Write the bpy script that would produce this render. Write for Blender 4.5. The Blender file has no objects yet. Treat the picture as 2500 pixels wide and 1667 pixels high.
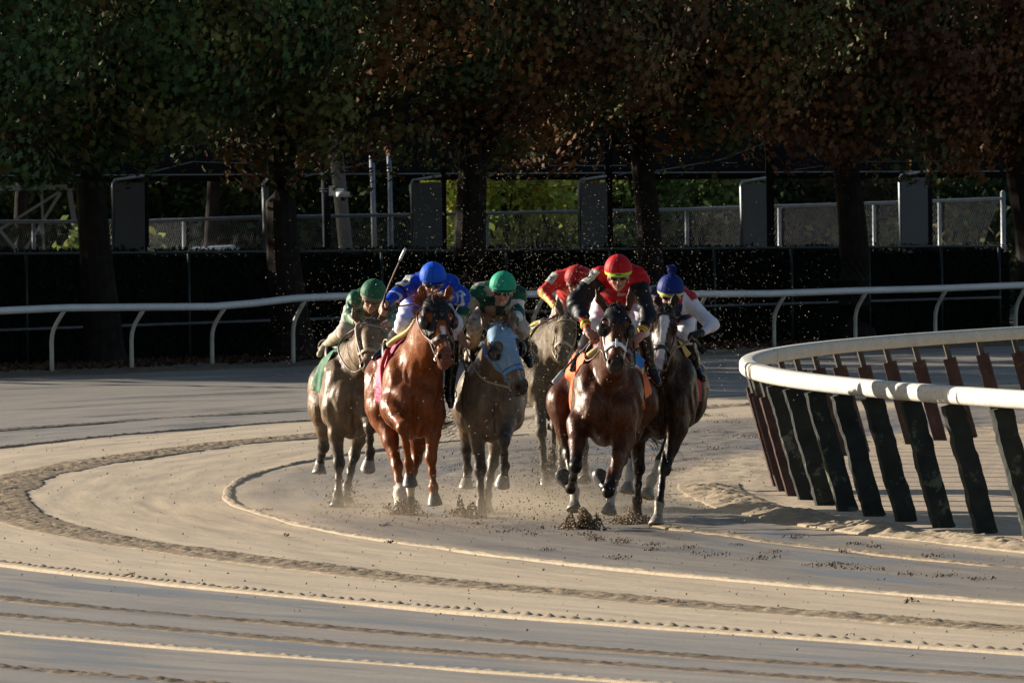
import bpy, math, random
import numpy as np
from mathutils import Matrix, Vector, Euler
R = math.radians
random.seed(7); RNG = np.random.default_rng(11)

# ------------------------------------------------------------------ camera, sky, sun, exposure
SC = bpy.context.scene
COL = SC.collection
F = 28000.0                    # focal length in photograph pixels (2500 wide)
CAM_H = 2.687; PITCH = math.atan(349.5 / F); ROLL = 0.0104
cam_d = bpy.data.cameras.new("camera"); cam = bpy.data.objects.new("camera", cam_d); COL.objects.link(cam)
cam_d.sensor_width = 36.0; cam_d.lens = 36.0 * F / 2500.0
cam_d.clip_start = 1.0; cam_d.clip_end = 3000.0
CAM_M = Matrix.Rotation(math.pi/2 - PITCH, 4, 'X') @ Matrix.Rotation(-ROLL, 4, 'Z')
cam.matrix_world = Matrix.Translation((0, 0, CAM_H)) @ CAM_M
cam_d.dof.use_dof = True; cam_d.dof.focus_distance = 94.0; cam_d.dof.aperture_fstop = 24.0
SC.camera = cam
SUN_AZ = R(27); SUN_EL = R(16)
to_sun = Vector((-math.cos(SUN_AZ)*math.cos(SUN_EL), math.sin(SUN_AZ)*math.cos(SUN_EL), math.sin(SUN_EL)))
world = bpy.data.worlds.new("World"); SC.world = world; world.use_nodes = True
wn = world.node_tree.nodes; wl = world.node_tree.links
sky = wn.new('ShaderNodeTexSky'); sky.sky_type = 'NISHITA'; sky.sun_disc = False
sky.sun_elevation = SUN_EL; sky.sun_rotation = math.atan2(to_sun.x, to_sun.y)
wn['Background'].inputs['Strength'].default_value = 0.05
wl.new(sky.outputs[0], wn['Background'].inputs['Color'])
sun_d = bpy.data.lights.new("sun", 'SUN'); sun_d.energy = 5.0; sun_d.angle = R(0.5); sun_d.color = (1.0, 0.90, 0.76)
sun = bpy.data.objects.new("sun", sun_d); COL.objects.link(sun)
sun.rotation_euler = to_sun.to_track_quat('Z', 'Y').to_euler()
SC.view_settings.view_transform = 'Standard'; SC.view_settings.look = 'None'
SC.view_settings.gamma = 1.0; SC.view_settings.exposure = 1.15
SC.render.resolution_x = 1024; SC.render.resolution_y = 682

def W(px, py, D):
    """world point seen at photograph pixel (px,py) and depth D"""
    d = CAM_M.to_3x3() @ Vector(((px-1250.0)/F, -(py-833.5)/F, -1.0))
    t = D / d.y
    return np.array([d.x*t, D, CAM_H + d.z*t])

CX, CY = 89.394, 105.505       # centre of the bend
R_IN, R_OUT = 86.91, 109.8
def bank(r):
    return np.clip((np.asarray(r, float) - 87.9) * 0.0142, 0, 0.31)
def gz(x, y):
    return float(bank(math.hypot(x-CX, y-CY)))
def polar(r, phi, z=0.0):
    return (CX - r*np.cos(phi), CY + r*np.sin(phi), z)
def on_circle(px, r):
    """phi where the pixel column px (at horizon height) meets the circle r, far side"""
    a = (px-1250.0)/F
    best = None
    for i in range(4000):
        phi = -0.6 + 1.6*i/4000.0
        x, y, _ = polar(r, phi)
        e = abs(x/y - a)
        if y > CY and (best is None or e < best[0]): best = (e, phi)
    return best[1]

# ------------------------------------------------------------------ scene bookkeeping
def tag(o, label=None, cat=None, group=None, kind=None):
    if label: o['label'] = label
    if cat: o['category'] = cat
    if group: o['group'] = group
    if kind: o['kind'] = kind
    return o
def empty(name, loc, label=None, cat=None, group=None):
    o = bpy.data.objects.new(name, None); COL.objects.link(o); o.location = loc
    o.empty_display_size = 0.2
    return tag(o, label, cat, group)
def link(name, me, mat=None, parent=None, loc=(0,0,0), smooth=False):
    o = bpy.data.objects.new(name, me); COL.objects.link(o); o.location = loc
    if mat: me.materials.append(mat)
    if parent is not None: o.parent = parent
    if smooth and len(me.polygons):
        me.polygons.foreach_set('use_smooth', np.ones(len(me.polygons), bool))
    return o
def mesh_np(name, V, Fc, cols=None, smooth=True):
    """V (n,3); Fc (m,k) constant k"""
    me = bpy.data.meshes.new(name)
    V = np.asarray(V, np.float32); Fc = np.asarray(Fc, np.int32)
    m, k = Fc.shape
    me.vertices.add(len(V)); me.vertices.foreach_set('co', V.ravel())
    me.loops.add(m*k); me.loops.foreach_set('vertex_index', Fc.ravel())
    me.polygons.add(m); me.polygons.foreach_set('loop_start', np.arange(0, m*k, k, dtype=np.int32))
    if smooth: me.polygons.foreach_set('use_smooth', np.ones(m, bool))
    if cols is not None:
        a = me.color_attributes.new('Col', 'FLOAT_COLOR', 'POINT')
        c = np.ones((len(V), 4), np.float32); c[:, :cols.shape[1]] = cols
        a.data.foreach_set('color', c.ravel())
    me.update(calc_edges=True)
    return me
class MB:
    """collects simple solids into one mesh"""
    def __init__(s): s.v = []; s.f = []; s.c = []
    def add(s, V, Fc, c=None):
        n = len(s.v); s.v += [tuple(map(float, p)) for p in V]; s.f += [tuple(i+n for i in f) for f in Fc]
        s.c += [c or (1,1,1)]*len(V)
    def box(s, c, size, rot=None, bev=0.0, col=None):
        x, y, z = [q/2 for q in size]
        V = [Vector((i*x, j*y, k*z)) for i in (-1,1) for j in (-1,1) for k in (-1,1)]
        if rot is not None: V = [rot @ v for v in V]
        V = [v + Vector(c) for v in V]
        s.add(V, [(0,1,3,2),(4,6,7,5),(0,4,5,1),(2,3,7,6),(0,2,6,4),(1,5,7,3)], col)
    def tube(s, pts, rad, n=8, cap=True, col=None, flat=1.0, up=(0,0,1)):
        pts = [Vector(p) for p in pts]; m = len(pts)
        if not hasattr(rad, '__len__'): rad = [rad]*m
        V = []
        for i, p in enumerate(pts):
            t = (pts[min(i+1, m-1)] - pts[max(i-1, 0)])
            if t.length < 1e-9: t = Vector((0,0,1))
            t.normalize()
            a = t.cross(Vector(up))
            if a.length < 1e-3: a = t.cross(Vector((0,1,0)))
            a.normalize(); b = a.cross(t).normalized()
            for k in range(n):
                w = 2*math.pi*k/n
                V.append(p + a*(math.cos(w)*rad[i]*flat) + b*(math.sin(w)*rad[i]))
        Fc = []
        for i in range(m-1):
            for k in range(n):
                k2 = (k+1) % n
                Fc.append((i*n+k, i*n+k2, (i+1)*n+k2, (i+1)*n+k))
        if cap:
            Fc.append(tuple(range(n-1, -1, -1))); Fc.append(tuple((m-1)*n+k for k in range(n)))
        s.add(V, Fc, col)
    def build(s, name, mat, parent=None, loc=(0,0,0), smooth=False, cols=False):
        me = bpy.data.meshes.new(name); L = Vector(loc)
        me.from_pydata([tuple(Vector(v)-L) for v in s.v], [], s.f); me.update()
        if cols:
            a = me.color_attributes.new('Col', 'FLOAT_COLOR', 'POINT')
            a.data.foreach_set('color', np.array([(*c, 1) for c in s.c], np.float32).ravel())
        return link(name, me, mat, parent, loc if parent is None else (0,0,0), smooth)

# ------------------------------------------------------------------ noise
def _h(ix, iy, iz, seed):
    n = (ix*374761393 + iy*668265263 + iz*2147483647 + seed*1274126177) & 0xffffffff
    n = ((n ^ (n >> 13)) * 1274126177) & 0xffffffff
    n = (n ^ (n >> 16)) & 0xffffffff
    return n / 4294967295.0
def vnoise(x, y, z=0.0, seed=0):
    x, y, z = np.broadcast_arrays(np.asarray(x, float), np.asarray(y, float), np.asarray(z, float))
    ix, iy, iz = [np.floor(q).astype(np.int64) for q in (x, y, z)]
    fx, fy, fz = x-ix, y-iy, z-iz
    fx, fy, fz = [q*q*(3-2*q) for q in (fx, fy, fz)]
    r = 0
    for a in (0, 1):
        for b in (0, 1):
            for c in (0, 1):
                w = (fx if a else 1-fx)*(fy if b else 1-fy)*(fz if c else 1-fz)
                r = r + w*_h(ix+a, iy+b, iz+c, seed)
    return r*2-1
def fnoise(x, y, z=0.0, seed=0, o=3):
    r = 0; a = 1.0
    for i in range(o):
        r = r + a*vnoise(x*2**i, y*2**i, np.asarray(z)*2**i, seed+i); a *= 0.5
    return r

# ------------------------------------------------------------------ materials
def mat_new(name):
    m = bpy.data.materials.new(name); m.use_nodes = True
    nt = m.node_tree; return m, nt, nt.nodes['Principled BSDF']
def N(nt, t, **kw):
    n = nt.nodes.new(t)
    for k, v in kw.items(): setattr(n, k, v)
    return n
def mixc(nt, fac, a, b, blend='MIX'):
    n = nt.nodes.new('ShaderNodeMix'); n.data_type = 'RGBA'; n.blend_type = blend
    for s, v in ((0, fac), (6, a), (7, b)):
        if hasattr(v, 'is_linked') or hasattr(v, 'links'): nt.links.new(v, n.inputs[s])
        elif s == 0: n.inputs[0].default_value = v
        else: n.inputs[s].default_value = (*v, 1)
    return n.outputs[2]
def mathn(nt, op, a, b=None, clamp=False):
    n = nt.nodes.new('ShaderNodeMath'); n.operation = op; n.use_clamp = clamp
    for i, v in enumerate((a, b)):
        if v is None: continue
        if hasattr(v, 'links'): nt.links.new(v, n.inputs[i])
        else: n.inputs[i].default_value = v
    return n.outputs[0]
def maprange(nt, v, a, b, c=0.0, d=1.0):
    n = nt.nodes.new('ShaderNodeMapRange')
    nt.links.new(v, n.inputs[0])
    for i, q in enumerate((a, b, c, d)): n.inputs[1+i].default_value = q
    return n.outputs[0]
def noise_tex(nt, vec, scale, detail=3.0, rough=0.55):
    n = nt.nodes.new('ShaderNodeTexNoise'); n.inputs['Scale'].default_value = scale
    n.inputs['Detail'].default_value = detail; n.inputs['Roughness'].default_value = rough
    if vec is not None: nt.links.new(vec, n.inputs['Vector'])
    return n.outputs['Fac']
def bump(nt, h, strength, dist, bsdf):
    n = nt.nodes.new('ShaderNodeBump'); n.inputs['Strength'].default_value = strength
    n.inputs['Distance'].default_value = dist
    nt.links.new(h, n.inputs['Height']); nt.links.new(n.outputs[0], bsdf.inputs['Normal'])
def simple(name, col, rough=0.6, metal=0.0, var=0.25, scale=8.0, bmp=0.0, spec=0.5, dirt=None, dirt_amt=0.0, dirt_scale=20.0):
    m, nt, b = mat_new(name)
    tc = N(nt, 'ShaderNodeTexCoord').outputs['Object']
    f = noise_tex(nt, tc, scale, 4)
    dark = tuple(c*(1-var) for c in col); lite = tuple(min(1, c*(1+var*0.6)) for c in col)
    c = mixc(nt, maprange(nt, f, 0.3, 0.7), dark, lite)
    if dirt:
        g = maprange(nt, noise_tex(nt, tc, dirt_scale, 6, 0.7), 0.62-dirt_amt*0.35, 0.68-dirt_amt*0.25)
        c = mixc(nt, g, c, dirt)
    nt.links.new(c, b.inputs['Base Color'])
    b.inputs['Roughness'].default_value = rough; b.inputs['Metallic'].default_value = metal
    b.inputs['Specular IOR Level'].default_value = spec
    if bmp: bump(nt, noise_tex(nt, tc, scale*4, 4), 0.5, bmp, b)
    return m
def attr_mat(name, rough=0.5, mud=None, mud_amt=0.0, mud_scale=30.0, sheen=0.0, bmp=0.004, bscale=60.0, coat=0.0, spec=0.5, stretch=(1,1,1), translucent=0.0):
    """surface coloured by the mesh's own colour attribute, with flecks of mud on top"""
    m, nt, b = mat_new(name)
    at = N(nt, 'ShaderNodeAttribute', attribute_name='Col').outputs['Color']
    tc = N(nt, 'ShaderNodeTexCoord').outputs['Object']
    mp = N(nt, 'ShaderNodeMapping'); nt.links.new(tc, mp.inputs[0]); mp.inputs['Scale'].default_value = stretch
    v = mp.outputs[0]
    f = noise_tex(nt, v, 6.0, 5, 0.6)
    c = mixc(nt, 1.0, at, mixc(nt, maprange(nt, f, 0.3, 0.7), (0.72,0.72,0.72), (1.18,1.15,1.12)), 'MULTIPLY')
    if mud:
        g = maprange(nt, noise_tex(nt, tc, mud_scale, 6, 0.75), 0.66-mud_amt*0.4, 0.72-mud_amt*0.3)
        c = mixc(nt, g, c, mud)
        r = maprange(nt, g, 0, 1, rough, 0.7); nt.links.new(r, b.inputs['Roughness'])
    else: b.inputs['Roughness'].default_value = rough
    nt.links.new(c, b.inputs['Base Color'])
    b.inputs['Specular IOR Level'].default_value = spec
    if sheen: b.inputs['Sheen Weight'].default_value = sheen
    if coat: b.inputs['Coat Weight'].default_value = coat; b.inputs['Coat Roughness'].default_value = 0.3
    if bmp: bump(nt, noise_tex(nt, v, bscale, 4, 0.6), 0.6, bmp, b)
    return m
def leaf_mat(name, tr=0.25):
    m, nt, b = mat_new(name)
    at = N(nt, 'ShaderNodeAttribute', attribute_name='Col').outputs['Color']
    nt.links.new(at, b.inputs['Base Color']); b.inputs['Roughness'].default_value = 0.75
    b.inputs['Specular IOR Level'].default_value = 0.2
    t = N(nt, 'ShaderNodeBsdfTranslucent'); nt.links.new(at, t.inputs[0])
    mx = N(nt, 'ShaderNodeMixShader'); mx.inputs[0].default_value = tr
    nt.links.new(b.outputs[0], mx.inputs[1]); nt.links.new(t.outputs[0], mx.inputs[2])
    nt.links.new(mx.outputs[0], nt.nodes['Material Output'].inputs[0])
    return m

def coat_mat(name, rough, spec, mud, mud_amt):
    """horse coat: short hair lying down the body, wet sheen broken by sweat and dried splashes"""
    m, nt, b = mat_new(name)
    at = N(nt, 'ShaderNodeAttribute', attribute_name='Col').outputs['Color']
    tc = N(nt, 'ShaderNodeTexCoord').outputs['Object']
    mp = N(nt, 'ShaderNodeMapping'); nt.links.new(tc, mp.inputs[0]); mp.inputs['Scale'].default_value = (1, 1, .22)
    hair = noise_tex(nt, mp.outputs[0], 75.0, 4, 0.7)
    blot = noise_tex(nt, tc, 7.0, 6, 0.62); fine = noise_tex(nt, tc, 38.0, 5, 0.7)
    c = mixc(nt, 1.0, at, mixc(nt, maprange(nt, blot, 0.3, 0.7), (.66,.66,.66), (1.25,1.2,1.16)), 'MULTIPLY')
    c = mixc(nt, 1.0, c, mixc(nt, maprange(nt, hair, 0.3, 0.7), (.80,.80,.80), (1.16,1.16,1.16)), 'MULTIPLY')
    g = maprange(nt, noise_tex(nt, tc, 44.0, 6, 0.78), 0.67-mud_amt*0.42, 0.74-mud_amt*0.32)
    c = mixc(nt, mathn(nt, 'MULTIPLY', g, .85), c, mud)
    nt.links.new(c, b.inputs['Base Color'])
    ro = mathn(nt, 'ADD', maprange(nt, mathn(nt, 'ADD', mathn(nt, 'MULTIPLY', blot, .7), mathn(nt, 'MULTIPLY', fine, .3)), .38, .62, rough-.04, rough+.20), mathn(nt, 'MULTIPLY', g, .2), clamp=True)
    nt.links.new(ro, b.inputs['Roughness'])
    wet = mathn(nt, 'ADD', mathn(nt, 'MULTIPLY', noise_tex(nt, mp.outputs[0], 16.0, 5, 0.7), .6), mathn(nt, 'MULTIPLY', hair, .4))
    nt.links.new(mathn(nt, 'MULTIPLY', maprange(nt, wet, .42, .60, .15, 1.9), spec), b.inputs['Specular IOR Level'])
    h = mathn(nt, 'ADD', mathn(nt, 'MULTIPLY', hair, .20), mathn(nt, 'ADD', mathn(nt, 'MULTIPLY', blot, 1.2), mathn(nt, 'MULTIPLY', fine, .12)))
    b.inputs['Specular Tint'].default_value = (1.0, .82, .66, 1)
    bump(nt, h, 0.6, 0.016, b)
    return m
# ------------------------------------------------------------------ the ground
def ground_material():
    m, nt, b = mat_new('track_sand')
    geo = N(nt, 'ShaderNodeNewGeometry').outputs['Position']
    sp = N(nt, 'ShaderNodeSeparateXYZ'); nt.links.new(geo, sp.inputs[0])
    dx = mathn(nt, 'SUBTRACT', CX, sp.outputs[0]); dy = mathn(nt, 'SUBTRACT', sp.outputs[1], CY)
    r = mathn(nt, 'SQRT', mathn(nt, 'ADD', mathn(nt, 'MULTIPLY', dx, dx), mathn(nt, 'MULTIPLY', dy, dy)))
    phi = mathn(nt, 'ARCTAN2', dy, dx)
    s = mathn(nt, 'MULTIPLY', phi, 95.0)
    def tv(ar, as_):
        c = N(nt, 'ShaderNodeCombineXYZ')
        nt.links.new(mathn(nt, 'MULTIPLY', r, ar), c.inputs[0]); nt.links.new(mathn(nt, 'MULTIPLY', s, as_), c.inputs[1])
        return c.outputs[0]
    wob = mathn(nt, 'MULTIPLY', mathn(nt, 'SUBTRACT', noise_tex(nt, tv(0.3, 0.25), 1.0, 4), 0.5), 0.5)
    rw = mathn(nt, 'ADD', r, wob)
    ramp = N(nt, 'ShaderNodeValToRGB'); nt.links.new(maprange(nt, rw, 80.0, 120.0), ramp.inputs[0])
    cr = ramp.color_ramp
    stops = [(80, (.27,.22,.165)), (86.2, (.28,.225,.165)), (87.9, (.32,.26,.185)), (88.2, (.150,.132,.114)), (91.6, (.165,.145,.124)),
             (92.0, (.33,.27,.195)), (94.0, (.36,.30,.22)), (95.8, (.37,.305,.225)), (96.2, (.200,.184,.168)), (98.0, (.190,.177,.164)),
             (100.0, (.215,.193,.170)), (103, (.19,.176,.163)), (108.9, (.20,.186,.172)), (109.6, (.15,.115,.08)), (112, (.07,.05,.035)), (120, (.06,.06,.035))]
    def pos(v): return (v-80.0)/40.0
    cr.elements[0].position = 0; cr.elements[0].color = (*stops[0][1], 1)
    cr.elements[1].position = 1; cr.elements[1].color = (*stops[-1][1], 1)
    for v, c in stops[1:-1]:
        e = cr.elements.new(pos(v)); e.color = (*c, 1)
    base = ramp.outputs[0]
    # harrow streaks following the bend, damp patches, fine grain
    st = noise_tex(nt, tv(5.0, 0.22), 1.0, 6, 0.65)
    st2 = noise_tex(nt, tv(22.0, 1.2), 1.0, 4, 0.6)
    base = mixc(nt, 1.0, base, mixc(nt, maprange(nt, st, 0.32, 0.68), (.80,.80,.82), (1.14,1.12,1.08)), 'MULTIPLY')
    base = mixc(nt, 1.0, base, mixc(nt, maprange(nt, st2, 0.3, 0.7), (.92,.92,.92), (1.08,1.07,1.06)), 'MULTIPLY')
    grain = noise_tex(nt, geo, 55.0, 3, 0.7)
    base = mixc(nt, 1.0, base, mixc(nt, maprange(nt, grain, 0.3, 0.7), (.88,.87,.86), (1.1,1.1,1.1)), 'MULTIPLY')
    # churned dark crumbs in places
    churn = mathn(nt, 'MULTIPLY', maprange(nt, noise_tex(nt, tv(1.4, 0.35), 1.0, 3), 0.50, 0.62), maprange(nt, noise_tex(nt, tv(14.0, 5.0), 1.0, 5, 0.7), 0.50, 0.60))
    base = mixc(nt, mathn(nt, 'MULTIPLY', churn, mathn(nt, 'ADD', 0.35, mathn(nt, 'MULTIPLY', maprange(nt, r, 92.3, 91.5), .55))), base, (.13,.098,.07))
    dash = mathn(nt, 'MULTIPLY', maprange(nt, noise_tex(nt, tv(26.0, 0.55), 1.0, 4, 0.6), 0.60, 0.68), maprange(nt, noise_tex(nt, tv(2.2, 0.30), 1.0, 3), 0.47, 0.58))
    base = mixc(nt, mathn(nt, 'MULTIPLY', dash, .6), base, (.15,.118,.088))
    # standing damp: only in the wet lanes
    wetlane = mathn(nt, 'ADD', maprange(nt, rw, 95.9, 96.3), mathn(nt, 'MULTIPLY', maprange(nt, rw, 88.1, 88.5), maprange(nt, rw, 91.8, 91.2)), clamp=True)
    wn_ = maprange(nt, noise_tex(nt, tv(1.6, 0.16), 1.0, 4, 0.6), 0.53, 0.63)
    wet = mathn(nt, 'MULTIPLY', wetlane, wn_)
    base = mixc(nt, mathn(nt, 'MULTIPLY', wet, 0.45), base, (.085,.083,.085))
    base = mixc(nt, 1.0, base, (1.24,1.21,1.16), 'MULTIPLY')
    nt.links.new(base, b.inputs['Base Color'])
    ro = mathn(nt, 'SUBTRACT', mathn(nt, 'SUBTRACT', 0.88, mathn(nt, 'MULTIPLY', wetlane, 0.20)), mathn(nt, 'MULTIPLY', wet, 0.33))
    nt.links.new(ro, b.inputs['Roughness']); b.inputs['Specular IOR Level'].default_value = 0.35
    h = mathn(nt, 'ADD', mathn(nt, 'MULTIPLY', st, 0.6), mathn(nt, 'MULTIPLY', noise_tex(nt, geo, 25.0, 5, 0.65), 0.5))
    bump(nt, h, 0.35, 0.02, b)
    return m
M_GROUND = ground_material()

def phi_axis():
    fine = np.linspace(R(-42), R(46), 1300)
    rest = np.linspace(R(46), R(318), 60)[1:-1]
    return np.concatenate([fine, rest])
def build_ground():
    ph = phi_axis()
    rr = np.concatenate([[2, 20, 45, 65, 78], np.arange(82, 87, .25), np.arange(87, 93, .06), np.arange(93, 101, .08), np.arange(101, 111, .25),
                         np.arange(111, 122, 1.0), [125, 130, 140, 160, 190, 240, 320, 500, 900, 1600]])
    n, m = len(rr), len(ph)
    Rr, Ph = np.meshgrid(rr, ph, indexing='ij')
    X, Y, _ = polar(Rr, Ph); Z = bank(Rr)
    amp = np.where((Rr > 84) & (Rr < 110), 1.0, 0.0)
    Z = Z + amp*(0.006*fnoise(Rr*2.2, Ph*95*0.35, 0, 3) + 0.003*vnoise(Rr*7, Ph*95*0.8, 0, 9))
    ch = np.clip((Rr-86.8)/.6, 0, 1)*np.clip((91.3-Rr)/.8, 0, 1)*np.clip((Ph+.20)/.12, 0, 1)*np.clip((.55-Ph)/.2, 0, 1)
    Z = Z + ch*0.017*fnoise(Rr*4.5, Ph*95*3.2, 0, 31, 3) + amp*.0035*fnoise(Rr*12, Ph*95*.5, 0, 19, 2)
    Z = Z + np.where(Rr > 109.4, 0.05*np.clip(Rr-109.4, 0, 1) + 0.03*vnoise(Rr*1.3, Ph*120, 0, 4), 0)
    V = np.stack([X, Y, Z], -1).reshape(-1, 3)
    i, j = np.meshgrid(np.arange(n-1), np.arange(m), indexing='ij'); j2 = (j+1) % m
    Fc = np.stack([i*m+j, i*m+j2, (i+1)*m+j2, (i+1)*m+j], -1).reshape(-1, 4)
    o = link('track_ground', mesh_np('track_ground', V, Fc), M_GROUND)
    tag(o, kind='structure')
build_ground()

def soil_mat(name, col, dark):
    m, nt, b = mat_new(name)
    geo = N(nt, 'ShaderNodeNewGeometry').outputs['Position']
    f = noise_tex(nt, geo, 9.0, 6, 0.7); g = noise_tex(nt, geo, 45.0, 3, 0.7)
    c = mixc(nt, maprange(nt, f, 0.38, 0.62), dark, col)
    c = mixc(nt, 1.0, c, mixc(nt, maprange(nt, g, 0.3, 0.7), (.85,.84,.83), (1.12,1.1,1.08)), 'MULTIPLY')
    nt.links.new(c, b.inputs['Base Color']); b.inputs['Roughness'].default_value = 0.95; b.inputs['Specular IOR Level'].default_value = 0.1
    bump(nt, noise_tex(nt, geo, 30.0, 5, 0.7), 0.5, 0.012, b)
    return m
M_RIDGE = soil_mat('ridge_sand', (.37,.308,.228), (.29,.238,.172))
M_LOOSE = soil_mat('loose_dirt', (.33,.262,.182), (.19,.148,.102))
M_STREAK = soil_mat('dark_wet_streak', (.17,.137,.105), (.12,.095,.07))
M_BERM = soil_mat('berm_sand', (.40,.325,.228), (.26,.205,.142))

def ridge(name, label, r0, width, height, p0, p1, mat, style, nu=13, ds=0.03, seed=1):
    s0, s1 = p0*r0, p1*r0
    s = np.arange(s0, s1, ds); u = np.linspace(-0.5, 0.5, nu)
    S, U = np.meshgrid(s, u, indexing='ij')
    wb = 1.0 if style == 'loose' else .35
    cent = wb*(0.06*vnoise(S*0.45, 0, 0, seed)+0.02*vnoise(S*2.1, 3, 0, seed))
    Rr = r0 + cent + U*width
    prof = np.clip(1-(2*np.abs(U))**2, 0, 1)
    if style == 'scallop':
        sc = 0.5+0.5*np.cos(2*np.pi*(S/0.19 + 0.5*vnoise(S*0.8, 1, 0, seed+4)))
        lump = np.clip(sc*1.25-0.25+0.45*vnoise(S*7, U*3, 0, seed), 0, 1.3)
        inner = np.clip((0.12-U)/0.25, 0, 1)         # lumps on the inner side, smooth lip outside
        Z = height*prof*((1-inner)*0.62 + inner*(0.25+0.85*lump))
    elif style == 'lip':
        Z = height*prof*(0.75+0.35*vnoise(S*5, U*3, 0, seed)+0.2*vnoise(S*14, U*6, 0, seed+2))
    elif style == 'loose':
        Z = height*np.clip(prof, 0, 1)**1.1*(0.30+1.15*np.clip(fnoise(S*13, U*width*24, 0, seed, 3), -0.3, 1.2)) - .012*(1-np.clip(prof*2.5, 0, 1))*(vnoise(S*6, U*6, 0, seed+2) > -.3)
    else:  # berm
        big = 0.65+0.4*vnoise(S*0.7, U*1.0, 0, seed)
        Z = height*prof*(big+0.40*fnoise(S*3.4, U*width*8, 0, seed+7, 4)) + 0.016*prof*fnoise(S*15, U*width*16, 0, seed, 2)
    edge = np.minimum(np.clip((S-s0)/1.5, 0, 1), np.clip((s1-S)/1.5, 0, 1))
    X, Y, _ = polar(Rr, S/r0)
    Zt = bank(Rr) + np.maximum(Z, -0.016)*edge + 0.006
    Zt[:, 0] = bank(Rr[:, 0])-0.04; Zt[:, -1] = bank(Rr[:, -1])-0.04
    V = np.stack([X, Y, Zt], -1).reshape(-1, 3)
    n, m = len(s), nu
    i, j = np.meshgrid(np.arange(n-1), np.arange(m-1), indexing='ij')
    Fc = np.stack([i*m+j, i*m+j+1, (i+1)*m+j+1, (i+1)*m+j], -1).reshape(-1, 4)
    o = link(name, mesh_np(name, V, Fc), mat)
    return tag(o, label, None, kind='structure')
ridge('tyre_ridge', 'scalloped sand ridge sweeping across the foreground of the track', 96.05, 0.145, 0.034, R(-36), R(-4), M_RIDGE, 'scallop', seed=3)
ridge('tyre_ridge', 'thin dark lip where the wet lane begins on the far side of the bend', 96.05, 0.10, 0.014, R(-2), R(34), M_LOOSE, 'lip', seed=33)
ridge('tyre_ridge', 'thin sand lip curling round in front of the horses', 92.0, 0.10, 0.017, R(-36), R(14), M_RIDGE, 'lip', seed=5)
ridge('tyre_ridge', 'thin scalloped sand ridge across the lower left corner', 100.08, 0.085, 0.016, R(-40), R(-8), M_RIDGE, 'scallop', seed=8)
ridge('tyre_ridge', 'faint dirt line at the bottom left edge', 102.2, 0.22, 0.014, R(-40), R(-14), M_STREAK, 'loose', seed=9)
ridge('dirt_band', 'broad band of loose brown dirt curving round the left of the track', 94.05, 0.62, 0.016, R(-36), R(26), M_LOOSE, 'loose', nu=21, seed=12)
ridge('dirt_band', 'narrow churned dirt line beside the inside lane', 89.05, 0.18, 0.008, R(-30), R(-4), M_LOOSE, 'loose', seed=14)
ridge('dirt_band', 'faint dirt line out on the wet grey lane', 97.9, 0.30, 0.010, R(-38), R(20), M_STREAK, 'loose', seed=15)
ridge('dirt_band', 'faint outer dirt line on the wet grey lane', 98.9, 0.26, 0.009, R(-38), R(10), M_STREAK, 'loose', seed=18)
ridge('sand_berm', 'lumpy sand berm along the foot of the inner rail', 87.60, 0.62, 0.055, R(-28), R(1), M_BERM, 'berm', nu=31, ds=0.03, seed=21)
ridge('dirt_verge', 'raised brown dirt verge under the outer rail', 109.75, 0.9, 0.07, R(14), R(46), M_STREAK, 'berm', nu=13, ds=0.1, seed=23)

# ------------------------------------------------------------------ rails
M_RAIL = simple('white_rail_plastic', (.52,.495,.43), rough=0.62, var=0.10, scale=2.5, spec=.3, dirt=(.25,.19,.12), dirt_amt=0.20, dirt_scale=30)
M_RAIL2 = simple('outer_rail_paint', (.62,.61,.60), rough=0.5, var=0.10, scale=3, dirt=(.25,.21,.16), dirt_amt=0.0, dirt_scale=18)
M_POST2 = simple('outer_post_paint', (.46,.42,.36), rough=0.6, var=0.2, scale=5)
M_STEEL = simple('weathered_steel', (.05,.04,.028), rough=0.55, metal=0.3, var=0.4, scale=12)
M_CANVAS = simple('dark_canvas', (.026,.029,.025), rough=0.85, var=0.35, scale=6, bmp=0.004, spec=0.2, dirt=(.11,.115,.08), dirt_amt=0.12, dirt_scale=5)
M_MAROON = simple('maroon_sleeve', (.058,.031,.026), rough=0.7, var=0.35, scale=6, bmp=0.003, spec=0.2, dirt=(.09,.05,.035), dirt_amt=0.2, dirt_scale=7)

def sweep(name, r0, z0, section, phis, mat, parent, zfun=None):
    """section: list of (dr,dz)"""
    k = len(section); V = []
    for p in phis:
        z = z0 + float(bank(r0)) if zfun is None else zfun(p)
        for dr, dz in section:
            x, y, _ = polar(r0+dr, p); V.append((x, y, z+dz))
    n = len(phis)
    Fc = [(i*k+j, i*k+(j+1) % k, (i+1)*k+(j+1) % k, (i+1)*k+j) for i in range(n-1) for j in range(k)]
    me = mesh_np(name, V, Fc)
    return link(name, me, mat, parent)
# inner rail: hooded white rail on leaning posts
ir = empty('inner_rail', polar(R_IN, R(-8.5)), 'cream white inner rail on closely spaced leaning padded posts, curving in from the right', 'rail')
ipos = Vector(ir.location)
sec = []
for a in np.linspace(R(-90), R(90), 13):      # outward side: full round; top round
    sec.append((0.055+0.075*math.cos(a), -0.085+0.078*math.sin(a) if a < 0 else -0.085+0.078*math.sin(a)))
def rrect(w, h, rx, n=5):
    o = []
    for cx_, cy_, a0 in ((w-rx, -h+rx, -90), (w-rx, h-rx, 0), (-w+rx, h-rx, 90), (-w+rx, -h+rx, 180)):
        for a in np.linspace(R(a0), R(a0+90), n): o.append((cx_+rx*math.cos(a), cy_+rx*math.sin(a)))
    return o
sec = rrect(.080, .071, .046)
rail_phis = np.arange(R(-24), R(24), 0.004)
o = sweep('rail', R_IN+0.30, 1.17-0.071, sec, rail_phis, M_RAIL, ir); o.matrix_parent_inverse = Matrix.Translation(-ipos)
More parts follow.
